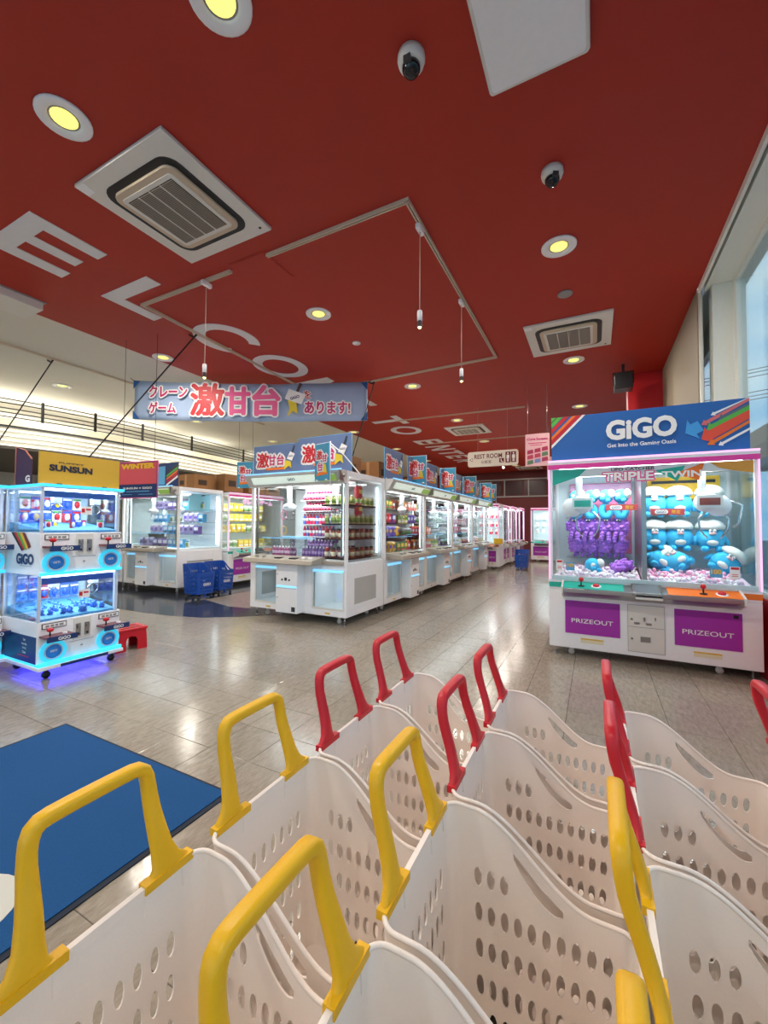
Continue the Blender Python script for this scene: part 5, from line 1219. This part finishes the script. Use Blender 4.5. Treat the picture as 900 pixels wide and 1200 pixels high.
def flag(label, loc, rz, w=.30, h=.47, arm=None):
    t = board(label, loc, rz, w, h, True); t['category'] = 'flag'; t['group'] = 'upright flags on the white machines'; t.name = 'promotional_flag'
    part('pole', MB().cyl((w / 2 + .004, .02, -.1 if not arm else 0), (w / 2 + .004, .02, h + .02), .006, 6).cyl((-w / 2, .02, h + .01), (w / 2, .02, h + .01), .005, 6), white, t)
    return t
f1 = flag('upright teal flag hanging at the front of the nearest white machine', (-3.05, 4.22, 1.86), -.25, .27, .46)
part('arm', MB().tube([(.13, .02, .46), (.30, .1, .30), (.42, .22, .10), (.5, .24, .0)], .008, 6), white, f1)
ord_ = ['nearest', 'second', 'third', 'fourth', 'fifth']
for i in range(4):
    y = ROWY0 + .02 + i * 1.645
    board('landscape board along the top of the aisle row, %s' % ord_[i], (-2.80, y + .30, 2.004), pi / 2, .66, .47)
    board('landscape board along the top of the aisle row behind a flag, %s' % ord_[i], (-2.80, y + 1.14, 2.004), pi / 2, .62, .47)
    flag('upright teal flag across the aisle row top, %s of four' % ord_[i], (-2.72, y + .98 + .05, 2.03), .05 - .0, .32, .46)
flag('upright teal flag over the end of the aisle row', (-2.70, ROWY0 + 6.5, 2.03), .05, .32, .46)
lf = flag('upright teal flag hanging in the left background beside the nearest machine', (-6.1, 5.9, 2.02), .25, .34, .50)
part('hanger', MB().cyl((-.15, .02, .51), (-.15, .02, CEIL - 2.02), .003, 5).cyl((.15, .02, .51), (.15, .02, CEIL - 2.02), .003, 5), black, lf)
# cardboard boxes on the roofs
def carton(label, x, y, z, w, d, h, rz=0):
    t = thing('cardboard_box', label, 'box', (x, y, z), rz, 'cardboard boxes on the machines')
    part('box', B(-w / 2, w / 2, -d / 2, d / 2, 0, h), cardb, t, bev=.004); part('tape', MB().box(-.025, .025, -d / 2 - .001, d / 2 + .001, .01, h + .001), mat('tape', rgb(180, 140, 95), .4), t)
    part('print', MB().box(-w * .35, -w * .1, -d / 2 - .002, -d / 2, h * .3, h * .6).box(w / 2, w / 2 + .002, -d * .3, d * .1, h * .3, h * .65), mat('carton_print', rgb(60, 40, 25), .6), t)
for k, (x, y, w, h) in enumerate(((-7.30, 5.75, .5, .30), (-7.15, 6.35, .55, .36), (-7.1, 7.0, .5, .30), (-7.1, 7.55, .45, .26))): carton('cardboard box on the left background machines, %s from the left' % ord_[k].replace('nearest', 'first'), x, y, 2.0, w, .5, h)
for k, (x, y, w, h) in enumerate(((-3.90, 5.2, .45, .30), (-3.40, 5.25, .40, .33), (-3.25, 5.95, .40, .32), (-3.3, 7.9, .4, .26))): carton('cardboard box behind the promotional boards of the centre group, %s from the left' % ord_[k].replace('nearest', 'first'), x, y, 2.0, w, .4, h)

# ------------------------------------------------------------------ banner across the aisle
def banner():
    W_, Hh = 4.18, .70
    t = thing('hanging_banner', 'wide pale blue fabric banner with red and pink Japanese lettering hanging across the hall', 'banner', (-5.47, 5.40, 3.17), 0.474)
    nx = 48; vs = []; fs = []
    def yy(u, v): return .02 * sin(u * 13) * (1 - abs(v - .5)) + .012 * sin(u * 29 + v * 3)
    def zz(u, v): return v * Hh - .05 * (1 - (2 * u - 1) ** 2) * (1 if v > .5 else .6)
    for j in range(7):
        for i in range(nx + 1): u = i / nx; v = j / 6; vs.append((-W_ / 2 + u * W_, yy(u, v), zz(u, v)))
    for j in range(6):
        for i in range(nx): a = j * (nx + 1) + i; fs.append((a, a + 1, a + nx + 2, a + nx + 1))
    cl = MB(); cl.add(vs, fs, 0, True); o = part('cloth', cl, mat('banner_cloth', rgb(165, 185, 215), .8, noise=.08, nscale=2), t); s_ = o.modifiers.new('s', 'SOLIDIFY'); s_.thickness = .004
    for x0, x1 in ((-W_ / 2, -W_ / 2 + .12), (W_ / 2, W_ / 2 - .12)):
        part('corner_patch', MB().prism([(x0, .0), (x1, .0), (x0, .16)], -.03, -.027).prism([(x0, Hh - .005), (x1, Hh - .02), (x0, Hh - .16)], -.03, -.027), mat('patch_blue', rgb(40, 95, 160), .6), t)
    yl = -.045
    text('クレーン', magp, t, (-1.46, yl, .49), w=.67, h=.20, bold=.10, out=whitep, outb=.03)
    text('ゲーム', magp, t, (-1.56, yl, .20), w=.47, h=.19, bold=.10, out=whitep, outb=.03)
    text('激', redp, t, (-.76, yl, .35), w=.58, h=.56, bold=.10, out=whitep, outb=.035); text('甘', pinkp, t, (-.22, yl, .33), w=.42, h=.48, bold=.13, out=whitep, outb=.035); text('台', mat('rose_print', rgb(240, 105, 155), .5), t, (.29, yl, .34), w=.47, h=.52, bold=.13, out=whitep, outb=.035)
    text('を', redp, t, (1.02, yl, .45), w=.13, bold=.06, out=whitep, outb=.015)
    text('あります!', magp, t, (1.38, yl, .22), w=.80, h=.21, bold=.10, out=whitep, outb=.03)
    ic = part('claw_icon', MB().prism([(.62, .37), (.92, .27), (.99, .45), (.69, .55)], yl - .008, yl - .004), whitep, t); text('GiGO', navy, ic, (.80, yl - .010, .395), w=.17, bold=.04, rot=(pi / 2, -.3, 0))
    part('icon_handle', MB().prism([(.81, .48), (.85, .46), (.93, .64), (.88, .66)], yl - .007, yl - .004), mat('brown_print', rgb(90, 60, 60), .5), ic); part('icon_prize', MB().prism([(.67, .36), (.83, .30), (.85, .10), (.77, .15), (.67, .05), (.71, .2)], yl - .007, yl - .004), clawy, ic)
    for s in (-1, 1): part('tie', MB().cyl((s * W_ / 2, 0, Hh - .01), (s * (W_ / 2 + .08), 0, .745), .005, 5), black, t)
banner()
# dark stay cords from the ceiling tracks
for k, (a, b_) in enumerate((((-4.82, 3.75, 3.89), (-6.32, 1.69, 0.0)), ((-7.63, 3.33, 3.89), (-8.42, 1.83, 0.0)), ((-3.52, 6.45, 3.89), (-3.68, 5.9, 2.33)))):
    t = thing('stay_cord', ['dark cord slanting down from the letter L to the yellow sign', 'dark cord slanting down at the far left under the white ceiling', 'dark cord slanting down from the right end of the banner'][k], 'cord', (0, 0, 0), 0, 'dark stay cords')
    part('cord', MB().tube([a, b_], .009, 6), black, t); part('hook', MB().tube([(a[0] - .12, a[1] - .02, 3.90), (a[0] - .05, a[1], 3.86), a], .014, 6), black, t)
# rest room sign
rr_ = thing('rest_room_sign', 'cream hanging rest room sign with dark red pictograms', 'sign', (-1.98, 9.0, 2.60))
wine = mat('wine_print', rgb(110, 25, 35), .5)
o = part('board', slab(rrect(-.54, .54, 0, .335, .05), -.02, .02), mat('sign_cream', rgb(228, 218, 200), .4), rr_, rot=(pi / 2, 0, 0))
text('REST ROOM', wine, rr_, (-.09, -.023, .225), w=.60, h=.10, bold=.02); text('化粧室', wine, rr_, (-.13, -.023, .10), w=.22, h=.07, bold=.01)
part('arrow', MB().prism([(-.50, .16), (-.43, .205), (-.43, .115)], -.022, -.020).prism([(-.48, .16), (-.437, .19), (-.437, .13)], -.0235, -.0215, 1), [wine, whitep], rr_)
part('pictogram_box', MB().box(.28, .385, -.022, -.02, .06, .29).box(.395, .50, -.022, -.02, .06, .29).box(.15, .25, -.022, -.02, .07, .16), wine, rr_)
pg = MB()
for x in (.332, .448): pg.cyl((x, -.025, .255), (x, -.022, .255), .017, 12).prism([(x - .028, .225), (x + .028, .225), (x + .03, .15), (x - .03, .15)], -.025, -.022).box(x - .02, x - .004, -.025, -.022, .08, .15).box(x + .004, x + .02, -.025, -.022, .08, .15)
pg.cyl((.19, -.025, .14), (.19, -.022, .14), .009, 10).prism([(.18, .13), (.2, .13), (.2, .105), (.235, .085), (.23, .08), (.185, .09)], -.025, -.022)
part('pictogram', pg, whitep, rr_); part('hanger', MB().cyl((-.32, 0, .33), (-.32, 0, CEIL - 2.6), .004, 5).cyl((.32, 0, .33), (.32, 0, CEIL - 2.6), .004, 5), steel, rr_)
# pink hanging posters
def pposter(x, y, z, w, h, label):
    t = thing('hanging_poster', label, 'poster', (x, y, z), .05, 'pink hanging posters')
    part('board', B(-w / 2, w / 2, 0, .01, 0, h), mat('poster_pink', rgb(225, 175, 180), .5), t)
    text('Cure Sweets', magp, t, (0, -.004, h * .84), w=w * .85, h=h * .08, bold=.03); part('small_print', MB().box(-w * .38, w * .38, -.002, 0, h * .70, h * .725).box(-w * .3, w * .2, -.002, 0, h * .64, h * .66), magp, t)
    rnd = random.Random(4)
    for k in range(9):
        x_ = -w * .42 + (k % 3) * w * .3; z_ = h * (.05 + .16 * (k // 3)) + (k % 3) * h * .04; part('picture', MB().prism([(x_, z_), (x_ + w * .26, z_ + h * .03), (x_ + w * .24, z_ + h * .15), (x_ + .01 * w, z_ + h * .12)], -.004, -.001), [mat('pic_a', rgb(170, 40, 80), .5), mat('pic_b', rgb(90, 120, 90), .5), mat('pic_c', rgb(110, 130, 180), .5), mat('pic_d', rgb(190, 60, 90), .5)][rnd.randrange(4)], t)
    part('hanger', MB().cyl((-w * .4, .005, h), (-w * .4, .005, CEIL - z), .003, 5).cyl((w * .4, .005, h), (w * .4, .005, CEIL - z), .003, 5), steel, t)
pposter(-.94, 8.0, 2.41, .42, .60, 'pink hanging poster left of the blue shop sign, nearer one')
pposter(-.90, 11.5, 2.52, .42, .60, 'pink hanging poster behind the nearer one, farther away')
# black wedge on the floor by the twin machine
t = thing('floor_wedge', 'small black wedge on the floor left of the twin machine', 'wedge', (-.52, 6.6, 0)); part('body', MB().prism([(-.10, 0), (.16, 0), (.16, .12), (.08, .11)], -.1, .1), black, t)
